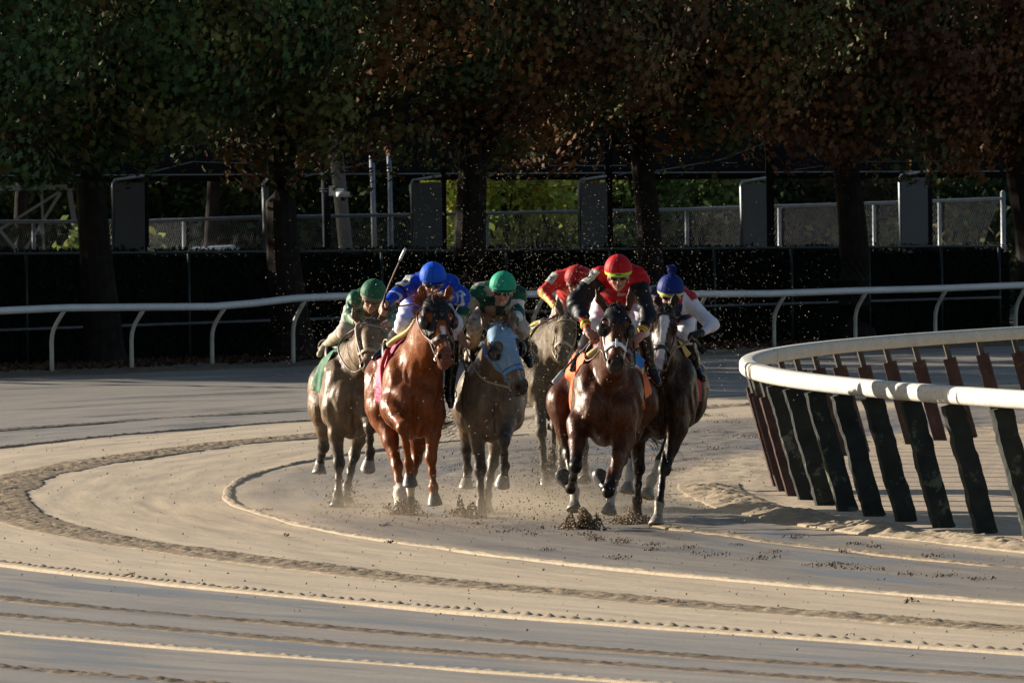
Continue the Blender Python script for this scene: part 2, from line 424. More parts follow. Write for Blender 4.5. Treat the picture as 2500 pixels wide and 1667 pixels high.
# rail joints: narrow sleeves
for pj in (R(-17.2), R(-9.6), R(-2.1), R(5.2), R(12.6)):
    s2 = [(a*1.03+(-.001), b*1.03) for a, b in sec]
    o = sweep('rail_joint', R_IN+0.30, 1.17-0.071, s2, np.array([pj, pj+0.0011]), M_RAIL, ir); o.matrix_parent_inverse = Matrix.Translation(-ipos)

def inner_post(phi, kind, seed):
    rg = np.random.default_rng(seed)
    rad = Vector((-math.cos(phi), math.sin(phi), 0)); tan = Vector((math.sin(phi), math.cos(phi), 0))
    foot = Vector(polar(R_IN, phi, -0.05)); top = Vector(polar(R_IN+0.29, phi, 1.03))
    ax = (top-foot)
    mb = MB(); w = 0.035
    mb.tube([foot, foot+ax*0.5, top], 0.033, 6, up=tan)
    p = mb.build('post', M_STEEL, ir); p.matrix_parent_inverse = Matrix.Translation(-ipos)
    # sleeve / canvas wrap: flattened wrinkled box section
    t1 = 0.995 if kind == 'canvas' else 0.86+rg.uniform(-.03, .03)
    nseg = 22; rows = []
    wr = rg.normal(0, 1, (nseg+1, 8))
    hw, hd = (0.082, 0.062) if kind == 'canvas' else (0.070, 0.05)
    V = []; amp = 0.0055 if kind == 'canvas' else 0.002
    axn = ax.normalized(); nrm = axn.cross(tan).normalized()   # across the lean, in the radial plane
    for i in range(nseg+1):
        t = 0.035 + (t1-0.035)*i/nseg
        c = foot + ax*t
        sag = amp*2.2*float(vnoise(i*.42+seed*7, seed, 0, 3))+amp*1.3*float(vnoise(i*.95+seed*3, 0, 0, 5))
        for k in range(8):
            cs = [(-1,-1),(-.3,-1.1),(.45,-1),(1,-.8),(1.05,.3),(.9,1),(-.1,1.05),(-1,.9)][k]
            q = c + tan*(cs[0]*hd+amp*0.5*wr[i, k]+sag) + nrm*(cs[1]*hw+amp*0.5*wr[i, (k+3) % 8]+sag*0.4)
            V.append(tuple(q))
    Fc = [(i*8+k, i*8+(k+1) % 8, (i+1)*8+(k+1) % 8, (i+1)*8+k) for i in range(nseg) for k in range(8)]
    me = bpy.data.meshes.new('post_sleeve'); me.from_pydata(V, [], Fc+[tuple(range(7, -1, -1)), tuple(nseg*8+k for k in range(8))]); me.update()
    o = link('post_sleeve', me, M_CANVAS if kind == 'canvas' else M_MAROON, p)
    if kind == 'canvas':   # the flapping seam along the back edge
        s = MB(); pts = [foot+ax*(0.05+(t1-.05)*i/18)+nrm*(-hw*0.9)+tan*(0.07+0.012*rg.normal()) for i in range(19)]
        s.tube(pts, [0.011+0.004*abs(rg.normal()) for _ in pts], 5, up=tan)
        s.build('seam_flap', M_CANVAS, p)
ph0 = math.asin((90.7-CY)/R_IN); dph = 1.72/R_IN
for k in range(-6, 24):
    ph = ph0 + k*dph
    D = CY + R_IN*math.sin(ph)
    x, y, _ = polar(R_IN, ph)
    if 1250+F*x/y > 2700: continue
    inner_post(ph, 'canvas' if D < 102.4 else 'sleeve', 40+k)

# outer rail: white pipe on goose-neck posts
orl = empty('outer_rail', polar(R_OUT, R(35)), 'grey white pipe rail on curved goose neck posts along the far side of the track', 'rail')
opos = Vector(orl.location)
prof = [(-60,752),(0,750),(155,743),(360,741),(520,740),(620,732),(717,720),(820,715),(912,714),(1107,712),(1300,710),(1495,710),(1690,710),(1885,709),(2080,702),(2278,697),(2480,689),(2600,685)]
opx = np.arange(-60, 2601, 20)
ophi = np.interp(opx, [p[0] for p in prof], [on_circle(p[0], R_OUT-0.22) for p in prof])
oz = []
for px, ph in zip(opx, ophi):
    x, y, _ = polar(R_OUT-0.22, ph)
    oz.append(W(px, np.interp(px, [p[0] for p in prof], [p[1] for p in prof]), y)[2])
oz = np.array(oz)-0.05
zf = lambda p: float(np.interp(p, ophi, oz))
csec = [(0.052*math.cos(a), 0.052*math.sin(a)) for a in np.linspace(0, 2*math.pi, 13)[:-1]]
o = sweep('rail', R_OUT-0.22, 0, csec, np.linspace(ophi[0], ophi[-1], 160), M_RAIL2, orl, zfun=zf); o.matrix_parent_inverse = Matrix.Translation(-opos)
for px in [-70] + [126+196.2*i for i in range(13)]:
    ph = on_circle(px, R_OUT)
    z1 = zf(on_circle(px, R_OUT-0.22)); zb = float(bank(R_OUT))
    pts = []
    for t, dr in [(0,0),(0.25,0),(0.5,0),(0.60,.012),(0.68,.035),(0.76,.075),(0.86,.14),(0.97,.215)]:
        x, y, _ = polar(R_OUT-dr, ph); pts.append((x, y, zb-0.05*(t == 0)+t*(z1-zb)))
    mb = MB(); mb.tube(pts, 0.030, 8)
    o = mb.build('post', M_POST2, orl, smooth=True); o.matrix_parent_inverse = Matrix.Translation(-opos)

# ------------------------------------------------------------------ leaves
def star(n=5):
    a = np.arange(2*n)*math.pi/n
    rr = np.where(np.arange(2*n) % 2 == 0, 1.0, 0.55)*(1+.35*np.cos(a))
    P = np.stack([rr*np.cos(a), rr*np.sin(a)*0.8, 0.15*rr], -1)
    return np.vstack([[0,0,0], P])
def leaf_mesh(name, C, size, cols, lobes=5, quad=False, nrm=None):
    """C centres (n,3), size (n,), cols (n,3)"""
    n = len(C)
    T = star(lobes) if not quad else np.array([[-1,0,0],[0,-.55,.1],[1,0,0],[0,.55,.1]], float)
    k = len(T)
    q = RNG.normal(size=(n, 4)); q /= np.linalg.norm(q, axis=1)[:, None]
    w, x, y, z = q.T
    Rm = np.stack([1-2*(y*y+z*z), 2*(x*y-z*w), 2*(x*z+y*w), 2*(x*y+z*w), 1-2*(x*x+z*z), 2*(y*z-x*w), 2*(x*z-y*w), 2*(y*z+x*w), 1-2*(x*x+y*y)], -1).reshape(-1, 3, 3)
    if nrm is not None:
        zz = nrm/np.linalg.norm(nrm, axis=1)[:, None]; xx = np.cross(zz, RNG.normal(size=(n, 3))); xx /= np.linalg.norm(xx, axis=1)[:, None]; Rm = np.stack([xx, np.cross(zz, xx), zz], -1)
    V = np.einsum('nij,kj->nki', Rm, T)*size[:, None, None] + C[:, None, :]
    if quad: Fb = np.array([[0,1,2,3]])
    else:
        m = 2*lobes; Fb = np.array([[0, 1+i, 1+(i+1) % m] for i in range(m)])
    Fc = (Fb[None]+(np.arange(n)*k)[:, None, None]).reshape(-1, Fb.shape[1])
    return mesh_np(name, V.reshape(-1, 3), Fc, np.repeat(cols, k, 0), smooth=False)
M_LEAF = leaf_mat('oak_leaves', 0.04)
M_LEAFBG = leaf_mat('far_leaves', 0.4)
M_BARK = simple('oak_bark', (.020,.016,.014), rough=0.95, var=0.45, scale=5, bmp=0.02, spec=0.1)
PAL = {'green': [(.030,.050,.014),(.045,.062,.016),(.022,.040,.014),(.06,.055,.016)],
       'rust': [(.072,.036,.014),(.055,.030,.012),(.040,.044,.014),(.085,.038,.012)],
       'red': [(.064,.027,.014),(.048,.024,.013),(.036,.038,.014),(.078,.034,.013)],
       'olive': [(.045,.050,.014),(.06,.045,.014),(.032,.044,.014),(.08,.036,.012)]}
def limb(mb, p0, d, L, r, depth, rg, tips):
    pts = [p0.copy()]; p = p0.copy(); dd = d.normalized(); n = 5
    for i in range(n):
        dd = (dd + Vector(rg.normal(0, .16, 3)) + Vector((0,0,0.06+(.5 if p.z < 3.1 else 0)))).normalized(); p = p + dd*(L/n); pts.append(p.copy())
    mb.tube(pts, [r*(1-0.6*i/n) for i in range(n+1)], 6)
    tips += pts[2:]
    if depth:
        for k in range(3):
            q = pts[rg.integers(2, n+1)]
            limb(mb, q, (dd+Vector(rg.normal(0, .75, 3))).normalized(), L*rg.uniform(.45, .7), r*0.42, depth-1, rg, tips)
def oak(name, label, base, lean, rb, h_trunk, pal, seed, nclump=190, nleaf=150, zlow=3.15, spread=3.6, visible=True, crown_c=None, cgroup='oak trees behind the outer rail'):
    rg = np.random.default_rng(seed); bx, by, bz = base
    t = empty(name, (bx, by, bz), label, 'tree', cgroup)
    mb = MB(); n = 9; pts = []; rad = []
    for i in range(n+1):
        u = i/n
        pts.append(Vector((lean[0]*u + 0.05*math.sin(u*5+seed), lean[1]*u, -0.1+u*h_trunk)))
        rad.append(rb*(1+0.5*math.exp(-u*9))*(1-0.30*u))
    mb.tube(pts, rad, 12)
    tips = []
    for k in range(9):
        a = 2*math.pi*k/9 + rg.uniform(-.3, .3); u = rg.uniform(.85, 1.0)
        q = pts[int(u*n)]
        limb(mb, q, Vector((math.cos(a), math.sin(a), rg.uniform(.45, 1.2))), rg.uniform(1.8, 3.2), rb*0.36, 2 if visible else 1, rg, tips)
    limb(mb, pts[-1], Vector((0,0,1)), 3.5, rb*0.6, 2 if visible else 1, rg, tips)
    mb.build('trunk', M_BARK, t)
    C = []; S = []; K = []; NN = []
    cc = crown_c or (lean[0], lean[1], 6.4-bz)
    pl = PAL[pal]
    for k in range(nclump):
        # clumps spread through the crown, crowding to its outside and lower skirts
        for _ in range(60):
            v = rg.normal(size=3); v /= np.linalg.norm(v); rr = rg.uniform(.45, 1.0)**0.5
            if visible and k < nclump*.5: v[1] = -abs(v[1]); v[2] = -abs(v[2])*.8
            c = np.array([v[0]*spread*rr, v[1]*spread*0.9*rr, v[2]*3.5*rr])+np.array(cc)
            skirt = zlow + 0.55*vnoise((c[0]+bx)*0.9, (c[1]+by)*0.5, 0, 77)
            if c[2]+bz > skirt+0.25 and not (c[2]+bz > 7.0 and rg.random() < 0.6): break
        hi = c[2]+bz > 6.6
        n_ = int(nleaf*(0.35 if hi else 1)); s_ = rg.uniform(.38, .75)*(1.3 if hi else 1)
        p = c + rg.normal(size=(n_, 3))*np.array([s_, s_, s_*0.55])*0.62
        p[:, 2] -= 0.25*np.abs(rg.normal(size=n_))*s_
        ok = p[:, 2]+bz > zlow-0.35
        p = p[ok]; n_ = len(p)
        ci = rg.integers(0, len(pl)); base_c = np.array(pl[ci])*rg.uniform(.75, 2.6)
        cl = base_c[None]*rg.uniform(.86, 1.14, (n_, 1))
        odd = rg.random(n_) < 0.03
        cl[odd] = np.array((.075,.033,.010))*rg.uniform(.6, 1.2, (odd.sum(), 1))
        od_ = c-np.array(cc); od_ /= np.linalg.norm(od_)+1e-6; NN.append((p-c)*1.6/s_+od_*.5+np.array([0,0,.25])+rg.normal(size=(n_, 3))*.26)
        C.append(p); S.append(rg.uniform(.045, .085, n_)*(1.6 if hi else 1)*(1 if visible else 1.9)); K.append(cl)
    me = leaf_mesh('crown', np.vstack(C), np.concatenate(S), np.clip(np.vstack(K), .003, .3), lobes=5 if visible else 3, nrm=np.vstack(NN))
    link('crown', me, M_LEAF, t)
    return t
def at_r(px, r, z=None):
    ph = on_circle(px, r); x, y, _ = polar(r, ph); return (x, y, float(bank(r)) if z is None else z)
R_TREE = 111.7
oak('oak_tree', 'oak with green leaves turning orange low down, straight trunk farthest left behind the rail', at_r(245, R_TREE), (-.08,0), .27, 3.6, 'green', 1)
oak('oak_tree', 'dark oak whose thick trunk stands left of the white camera post', at_r(712, R_TREE), (-.15,0), .28, 3.7, 'olive', 2)
oak('oak_tree', 'rust brown oak whose wide dark trunk rises above the middle of the field of horses', at_r(1160, R_TREE), (-.07,0), .285, 3.6, 'rust', 3)
oak('oak_tree', 'oak with slim leaning trunk above the rider with the pompom cap', at_r(1618, R_TREE), (-.42,0), .225, 3.6, 'olive', 4, cgroup='oak trees behind the outer rail')
oak('oak_tree', 'reddish oak with flared trunk behind the far end of the inner rail', at_r(2095, R_TREE), (-.22,0), .27, 3.4, 'red', 5)
oak('oak_tree', 'orange brown oak at the right edge with a thick leaning trunk', at_r(2545, R_TREE), (-.3,0), .34, 3.3, 'rust', 6)
oak('oak_tree', 'green oak beyond the left edge of the row', at_r(-190, R_TREE), (0,0), .23, 3.6, 'green', 7, nclump=100)
# the row goes on to the left, out of the picture, and throws the shade that lies on the far side of the track
for k, ph in enumerate((26.6,)):
    oak('oak_tree', 'oak of the same row standing outside the left of the picture', polar(R_TREE+0.4, R(ph), .3), (0,0), .24, 4.0, 'green', 20+k, nclump=70, nleaf=60, visible=False, zlow=2.6)
for k, (x_, y_) in enumerate(((-14.6, 177.0), (-19.5, 171.5), (-25.0, 168.0), (-12.6, 185.0), (-13.4, 167.0), (-18.0, 165.0))):  # unseen oaks added to keep the low sun off the trunks of the row
    oak('oak_tree', 'unseen oak added behind the row beyond the left of the picture to shade the trunks', (x_, y_, .3), (0,0), .24, 4.0, 'green', 30+k, nclump=80, nleaf=75, visible=False, zlow=1.6)
for k, (x_, y_) in enumerate(((-13.6, 187.5), (-17.5, 188.5), (-14.5, 192.0))):  # taller unseen oaks, added so the right-hand trunks fall in shade
    oak('oak_tree', 'taller unseen oak added beyond the left of the picture to shade the right hand trunks', (x_, y_, .3), (0,0), .26, 5.0, 'green', 50+k, nclump=170, nleaf=75, visible=False, zlow=3.0, crown_c=(0, 0, 8.0))
# second, deeper row closes the view between the crowns
for k, (px, rr, pal) in enumerate([(60,153,'green'),(520,153,'green'),(960,154,'rust'),(1400,154,'olive'),(1860,154,'red'),(2330,154,'rust')]):
    b = at_r(px, rr, .3)
    oak('oak_tree', ['dark green oak standing in the second row at the left','dark oak of the second row above the pale parked car','rust tinted oak of the second row right of the utility pole','olive oak of the second row behind the middle panels','red tinted oak of the second row right of the middle','brown oak of the second row near the right end of the mesh fence'][k],
        b, (0,0), .16, 3.8, pal, 40+k, nclump=75, nleaf=60, zlow=3.35, visible=False, spread=3.8, cgroup='oaks of the second row')
# ------------------------------------------------------------------ fences and hedge
M_GALV = simple('galvanised_steel', (.20,.22,.24), rough=0.45, metal=0.35, var=0.2, scale=6)
M_DIM = simple('dull_green_steel', (.03,.042,.042), rough=0.5, metal=0.3, var=0.3, scale=6)
M_RAILDIM = simple('dull_steel_tube', (.10,.105,.115), rough=0.45, metal=0.3, var=0.3, scale=6)
M_HEDGE = leaf_mat('hedge_green', 0.1)
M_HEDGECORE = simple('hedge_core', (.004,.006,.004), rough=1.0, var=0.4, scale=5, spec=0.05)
R_F1 = 112.9
def arc_pts(px0, px1, r, n):
    p0, p1 = on_circle(px0, r), on_circle(px1, r)
    return np.linspace(p0, p1, n)
def zimg(px, py, r):
    ph = on_circle(px, r); x, y, _ = polar(r, ph); return W(px, py, y)[2]
# clipped hedge
hphis = arc_pts(-400, 2440, R_F1+0.45, 140)
x_, y_, _ = polar(R_F1+.45, hphis[70])
hedge = empty('hedge', (x_, y_, .3), 'dark green clipped hedge behind the low steel fence', 'hedge')
hp = Vector(hedge.location)
zt = lambda p: float(np.interp(p, [hphis[0], hphis[-1]], [zimg(0, 606, R_F1), zimg(2400, 600, R_F1)]))
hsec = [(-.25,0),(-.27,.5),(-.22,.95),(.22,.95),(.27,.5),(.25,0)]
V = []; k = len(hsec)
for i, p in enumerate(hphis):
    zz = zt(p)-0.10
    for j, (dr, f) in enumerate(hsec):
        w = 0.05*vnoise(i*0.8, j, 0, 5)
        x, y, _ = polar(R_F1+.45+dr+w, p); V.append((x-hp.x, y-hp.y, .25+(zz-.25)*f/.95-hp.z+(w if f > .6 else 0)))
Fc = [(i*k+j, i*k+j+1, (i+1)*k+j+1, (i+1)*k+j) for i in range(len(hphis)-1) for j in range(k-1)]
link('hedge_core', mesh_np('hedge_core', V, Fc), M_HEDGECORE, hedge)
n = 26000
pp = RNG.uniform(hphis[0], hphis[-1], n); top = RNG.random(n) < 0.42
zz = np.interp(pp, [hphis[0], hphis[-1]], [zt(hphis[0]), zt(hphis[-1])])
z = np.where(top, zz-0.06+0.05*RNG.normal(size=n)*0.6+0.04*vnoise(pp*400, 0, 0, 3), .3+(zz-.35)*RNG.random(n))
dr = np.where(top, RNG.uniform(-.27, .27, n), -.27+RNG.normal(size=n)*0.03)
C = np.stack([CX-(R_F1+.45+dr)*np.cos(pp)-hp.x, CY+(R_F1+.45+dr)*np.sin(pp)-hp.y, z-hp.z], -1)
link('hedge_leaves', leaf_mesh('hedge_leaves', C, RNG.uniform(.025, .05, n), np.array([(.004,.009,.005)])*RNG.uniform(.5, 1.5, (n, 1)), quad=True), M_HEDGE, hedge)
# low fence in front of it
f1 = empty('steel_fence', polar(R_F1, on_circle(1250, R_F1), .3), 'low tubular steel fence with two long rails in front of the dark hedge', 'fence')
fp = Vector(f1.location)
def arc_tube(name, r, phis, zfun, rad, mat, parent, off):
    mb = MB(); mb.tube([polar(r, p, zfun(p)) for p in phis], rad, 7)
    o = mb.build(name, mat, parent, smooth=True); o.matrix_parent_inverse = Matrix.Translation(-off); return o
fph = arc_pts(-300, 2440, R_F1, 60)
li = lambda a, b: (lambda p: float(np.interp(p, [on_circle(0, R_F1), on_circle(2440, R_F1)], [a, b])))
zt1 = li(zimg(0, 620, R_F1), zimg(2440, 601, R_F1)); zt2 = li(zimg(0, 806, R_F1), zimg(2440, 726, R_F1))
arc_tube('top_rail', R_F1, fph, zt1, .019, M_DIM, f1, fp)
arc_tube('mid_rail', R_F1-.02, fph, zt2, .026, M_RAILDIM, f1, fp)
for px in (-130, 64, 462, 700, 935, 1240, 1490, 1748, 1935, 2125, 2300, 2440):
    ph = on_circle(px, R_F1); mb = MB(); mb.tube([polar(R_F1, ph, .25), polar(R_F1, ph, zt1(ph))], .024, 7)
    o = mb.build('post', M_DIM, f1, smooth=True); o.matrix_parent_inverse = Matrix.Translation(-fp)
# dead leaves and grass on the verge
n = 9000
pp = RNG.uniform(R(20), R(45), n); rr = RNG.uniform(109.9, 112.6, n)
C = np.stack([CX-rr*np.cos(pp), CY+rr*np.sin(pp), bank(rr)+.06+RNG.uniform(0, .05, n)], -1)
o = link('fallen_leaves', leaf_mesh('fallen_leaves', C, RNG.uniform(.03, .07, n), np.array([(.05,.028,.017)])*RNG.uniform(.4, 1.7, (n, 1))*np.array([1, 1, 1]), quad=True), M_LEAF)
tag(o, 'brown fallen leaves and dead grass lying along the verge', 'leaves', kind='stuff')

# chain-link fence beyond the hedge
R_F2 = 118.8
f2 = empty('mesh_fence', polar(R_F2, on_circle(1250, R_F2), .3), 'galvanised chain link fence with pale top rail beyond the hedge', 'fence')
fp2 = Vector(f2.location)
keys = [(-200, 553), (0, 541), (190, 541), (370, 540), (640, 530), (740, 529), (1200, 521), (1400, 517), (1650, 512), (1800, 507), (2000, 501), (2180, 495), (2450, 485)]
kph = [on_circle(p[0], R_F2) for p in keys]; kz = [zimg(p[0], p[1], R_F2) for p in keys]
zf2 = lambda p: float(np.interp(p, kph, kz))
f2ph = np.linspace(kph[0], kph[-1], 80)
arc_tube('top_rail', R_F2, f2ph, zf2, .028, M_GALV, f2, fp2)
for px in (-150, 90, 455, 700, 957, 1195, 1437, 1682, 1910, 2140, 2298, 2455):
    ph = on_circle(px, R_F2); last = px == 2455
    mb = MB(); mb.tube([polar(R_F2+.03, ph, .2), polar(R_F2+.03, ph, zf2(ph)+(.10 if last else -.02))], .042 if last else .030, 8)
    if last: mb.tube([polar(R_F2+.03, ph, zf2(ph)+.10), polar(R_F2+.03, ph, zf2(ph)+.14)], [.046, .01], 8)
    o = mb.build('post', M_GALV, f2, smooth=True); o.matrix_parent_inverse = Matrix.Translation(-fp2)
L = (kph[-1]-kph[0])*R_F2; pitch = .056; H0 = 1.35
mb = MB()
def wire(s0, s1, z0, z1, off):
    a = kph[0]+s0/R_F2; b = kph[0]+s1/R_F2
    p = Vector(polar(R_F2-.035+off, a, z0)); q = Vector(polar(R_F2-.035+off, b, z1))
    mb.tube([p, q], .0019, 3, cap=False)
for i in range(int(L/pitch)):
    s0 = i*pitch; zt_ = zf2(kph[0]+s0/R_F2)
    h = 1.05
    wire(s0, s0+h*0.55, zt_+.035, zt_-h, 0.0)
    wire(s0, s0-h*0.55, zt_+.035, zt_-h, 0.006)
o = mb.build('mesh', simple('mesh_wire', (.15,.17,.20), rough=.5, metal=.3, var=.2), f2); o.matrix_parent_inverse = Matrix.Translation(-fp2)

# ------------------------------------------------------------------ open shed with standing panels
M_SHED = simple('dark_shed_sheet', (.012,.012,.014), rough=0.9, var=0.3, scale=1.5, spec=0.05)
M_PANEL = simple('grey_blue_panel', (.034,.044,.062), rough=0.6, var=0.15, scale=1.2, spec=0.3)
M_TRIM = simple('pale_trim', (.16,.18,.20), rough=0.4, metal=0.2, var=0.15, scale=5)
DS = 203.0
def at(px, py, D): return Vector(W(px, py, D))
gy = lambda z=0.3: z
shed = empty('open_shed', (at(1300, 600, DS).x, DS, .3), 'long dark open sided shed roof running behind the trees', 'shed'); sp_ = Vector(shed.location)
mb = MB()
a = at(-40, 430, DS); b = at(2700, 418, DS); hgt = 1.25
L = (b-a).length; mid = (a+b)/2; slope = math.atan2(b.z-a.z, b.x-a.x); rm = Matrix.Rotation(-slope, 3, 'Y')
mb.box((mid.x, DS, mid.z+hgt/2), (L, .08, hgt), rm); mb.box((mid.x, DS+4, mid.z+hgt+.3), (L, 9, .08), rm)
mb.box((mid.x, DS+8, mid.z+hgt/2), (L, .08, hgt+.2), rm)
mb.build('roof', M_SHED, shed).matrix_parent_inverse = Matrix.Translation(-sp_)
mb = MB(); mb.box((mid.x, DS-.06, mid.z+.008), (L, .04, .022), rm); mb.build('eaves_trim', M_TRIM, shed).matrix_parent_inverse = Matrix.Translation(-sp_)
for (x0, y0, x1, y1, w) in [(300,438,470,395,.016),(470,395,640,400,.010),(1270,382,1330,378,.01),(1600,418,1760,390,.014),(1760,390,1880,345,.012),(1420,405,1580,404,.014),(1510,428,1560,415,.012),(740,432,960,385,.014),(1940,415,2010,405,.01),(2100,395,2400,392,.010),(1340,405,1420,404,.014),(1760,398,1800,398,.01)]:
    mb = MB(); mb.tube([at(x0, y0, DS-.15), at(x1, y1, DS-.15)], w*0.6, 5); mb.build('conduit', M_TRIM, shed).matrix_parent_inverse = Matrix.Translation(-sp_)
for px, w in [(357,12),(1083,14),(1487,18),(1880,20),(2269,14),(650,12)]:
    Dp = at_r(px, 117.0)[1]; q = at(px, 500, Dp); mb = MB(); mb.box((q.x, q.y, 1.95), (w*Dp/F, .12, 3.3)); mb.build('column', M_SHED, shed).matrix_parent_inverse = Matrix.Translation(-sp_)
pl_lab = ['grey blue standing panel right of the leftmost trunk', 'grey blue standing panel left of the middle trunk', 'grey blue standing panel right of the yellow green trees', 'grey blue standing panel left of the flared trunk', 'grey blue standing panel nearest the right end of the mesh fence', 'narrow standing panel edge beside the second trunk']
for i, (x0, x1, yt) in enumerate([(274,350,440),(1003,1076,440),(1413,1479,440),(1808,1868,444),(2195,2262,428),(642,652,448)]):
    Dp = at_r((x0+x1)/2, 116.4)[1]; pa = at(x0, yt, Dp-.5); pb = at(x1, yt-7, Dp+.5)
    base = ((pa.x+pb.x)/2, (pa.y+pb.y)/2, .3); t = empty('standing_panel', base, pl_lab[i], 'panel', 'grey panels standing under the shed')
    ang = math.atan2(pb.y-pa.y, pb.x-pa.x); rm = Matrix.Rotation(ang, 3, 'Z'); w = math.hypot(pb.x-pa.x, pb.y-pa.y); h = pa.z-.3
    mb = MB(); mb.box((0,0,h/2-.02), (w-.03, .05, h-.04), rm)
    mb.build('board', M_PANEL, t)
    mb = MB(); ca, sa = math.cos(ang), math.sin(ang)
    P0 = Vector((-w/2*ca, -w/2*sa, 0)); P1 = -P0
    mb.tube([P0, P0+Vector((0,0,h-.12)), P0+Vector((.02*ca,.02*sa,h-.05)), P0+Vector((.09*ca,.09*sa,h)), P1+Vector((0,0,h+.06))], .022, 6)
    mb.build('frame', M_TRIM, t, smooth=True)

# white lattice truss at the far left
M_WHITE = simple('old_white_paint', (.22,.23,.25), rough=0.6, var=0.2, scale=4)
DT = 212.0
tr = empty('steel_truss', (at(100, 600, DT).x, DT, .3), 'white painted steel truss frame behind the mesh fence at the far left', 'truss'); tp = Vector(tr.location)
for nm, x0, y0, x1, y1, w in [('beam',-60,460,180,457,18),('leg',164,428,196,640,17),('brace',148,470,55,620,10),('brace',0,560,150,465,9),('brace',-50,505,45,615,11),('upright',100,425,108,640,8),('beam',-60,425,180,424,6),('upright',128,424,140,458,6)]:
    A, B = at(x0, y0, DT), at(x1, y1, DT); d = B-A; w = w*DT/F
    rot = d.to_track_quat('Z', 'Y').to_matrix(); mb = MB(); mb.box((A+B)/2, (w, w*.7, d.length), rot)
    mb.build(nm, M_WHITE, tr).matrix_parent_inverse = Matrix.Translation(-tp)
# utility pole, camera post, metal posts
M_WOODP = simple('weathered_pole_wood', (.13,.118,.105), rough=0.9, var=0.25, scale=3, bmp=0.01)
M_BLACKP = simple('dark_post_paint', (.010,.013,.022), rough=0.85, var=0.2, spec=.1)
D1 = 201.0
up = empty('utility_pole', tuple(at(846, 640, D1)), 'thick grey wooden utility pole leaning slightly, behind the mesh fence', 'pole')
mb = MB(); A, B = at(848, 640, D1), at(808, 250, D1); mb.tube([A-Vector(up.location)+(B-A)*t for t in (-.4, 0, .5, 1)], [17*D1/F]*4, 12); mb.build('shaft', M_WOODP, up, smooth=True)
D2 = at_r(797, 115.8)[1]
cp = empty('camera_post', tuple(at(797, 640, D2)), 'dark post carrying a white security camera on an arm', 'post')
off = Vector(cp.location)
mb = MB(); mb.tube([at(802, 700, D2)-off, at(794, 420, D2)-off], 10.5*D2/F, 12); mb.build('shaft', M_BLACKP, cp, smooth=True)
M_CAMW = simple('camera_white', (.62,.65,.68), rough=0.35, var=0.04); M_CAMB = simple('camera_dome', (.01,.01,.012), rough=0.15, var=0)
cam_e = MB(); k_ = D2/F
cam_e.box(at(811, 466, D2-.12)-off, (16*k_, .12, 24*k_)); cam_e.tube([at(815, 462, D2-.15)-off, at(838, 466, D2-.25)-off, at(838, 474, D2-.25)-off], 5*k_, 8)
pc = cam_e.build('bracket', M_CAMW, cp, smooth=False)
mb = MB(); cc_ = at(837, 476, D2-.25)-off
mb.tube([cc_+Vector((0,0,.05)), cc_+Vector((0,0,.045)), cc_+Vector((0,0,-.02)), cc_+Vector((0,0,-.035))], [.04,.105,.105,.08], 14); h_ = mb.build('camera_housing', M_CAMW, cp, smooth=True)
mb = MB(); mb.tube([cc_+Vector((0,0,-.03)), cc_+Vector((0,0,-.06)), cc_+Vector((0,0,-.085)), cc_+Vector((0,0,-.095))], [.06,.055,.035,.008], 12); mb.build('camera_lens_dome', M_CAMB, h_, smooth=True)
mb = MB()
for yy in (461, 467): mb.tube([at(793, yy, D2)-off+Vector((-.0,0,0))+Vector((.075*math.cos(a), .075*math.sin(a), 0)) for a in np.linspace(0, 6.28, 13)], .006, 4, cap=False)
mb.build('clamp_band', M_TRIM, cp)
for i, (px, w, lb) in enumerate([(911, 7, 'left one of two slim pale metal posts right of the utility pole'), (953, 6, 'right one of two slim pale metal posts right of the utility pole')]):
    t = empty('metal_post', tuple(at(px+4, 640, 200)), lb, 'post', 'slim metal posts right of the utility pole'); o_ = Vector(t.location)
    mb = MB(); mb.tube([at(px+6, 700, 200)-o_, at(px-3, 380, 200)-o_], w*200/F, 10); mb.build('shaft', M_GALV, t, smooth=True)
    mb = MB(); mb.tube([at(px+6, 655, 200)-o_, at(px+6, 640, 200)-o_], w*1.7*200/F, 10); mb.build('base_collar', M_GALV, t, smooth=True)

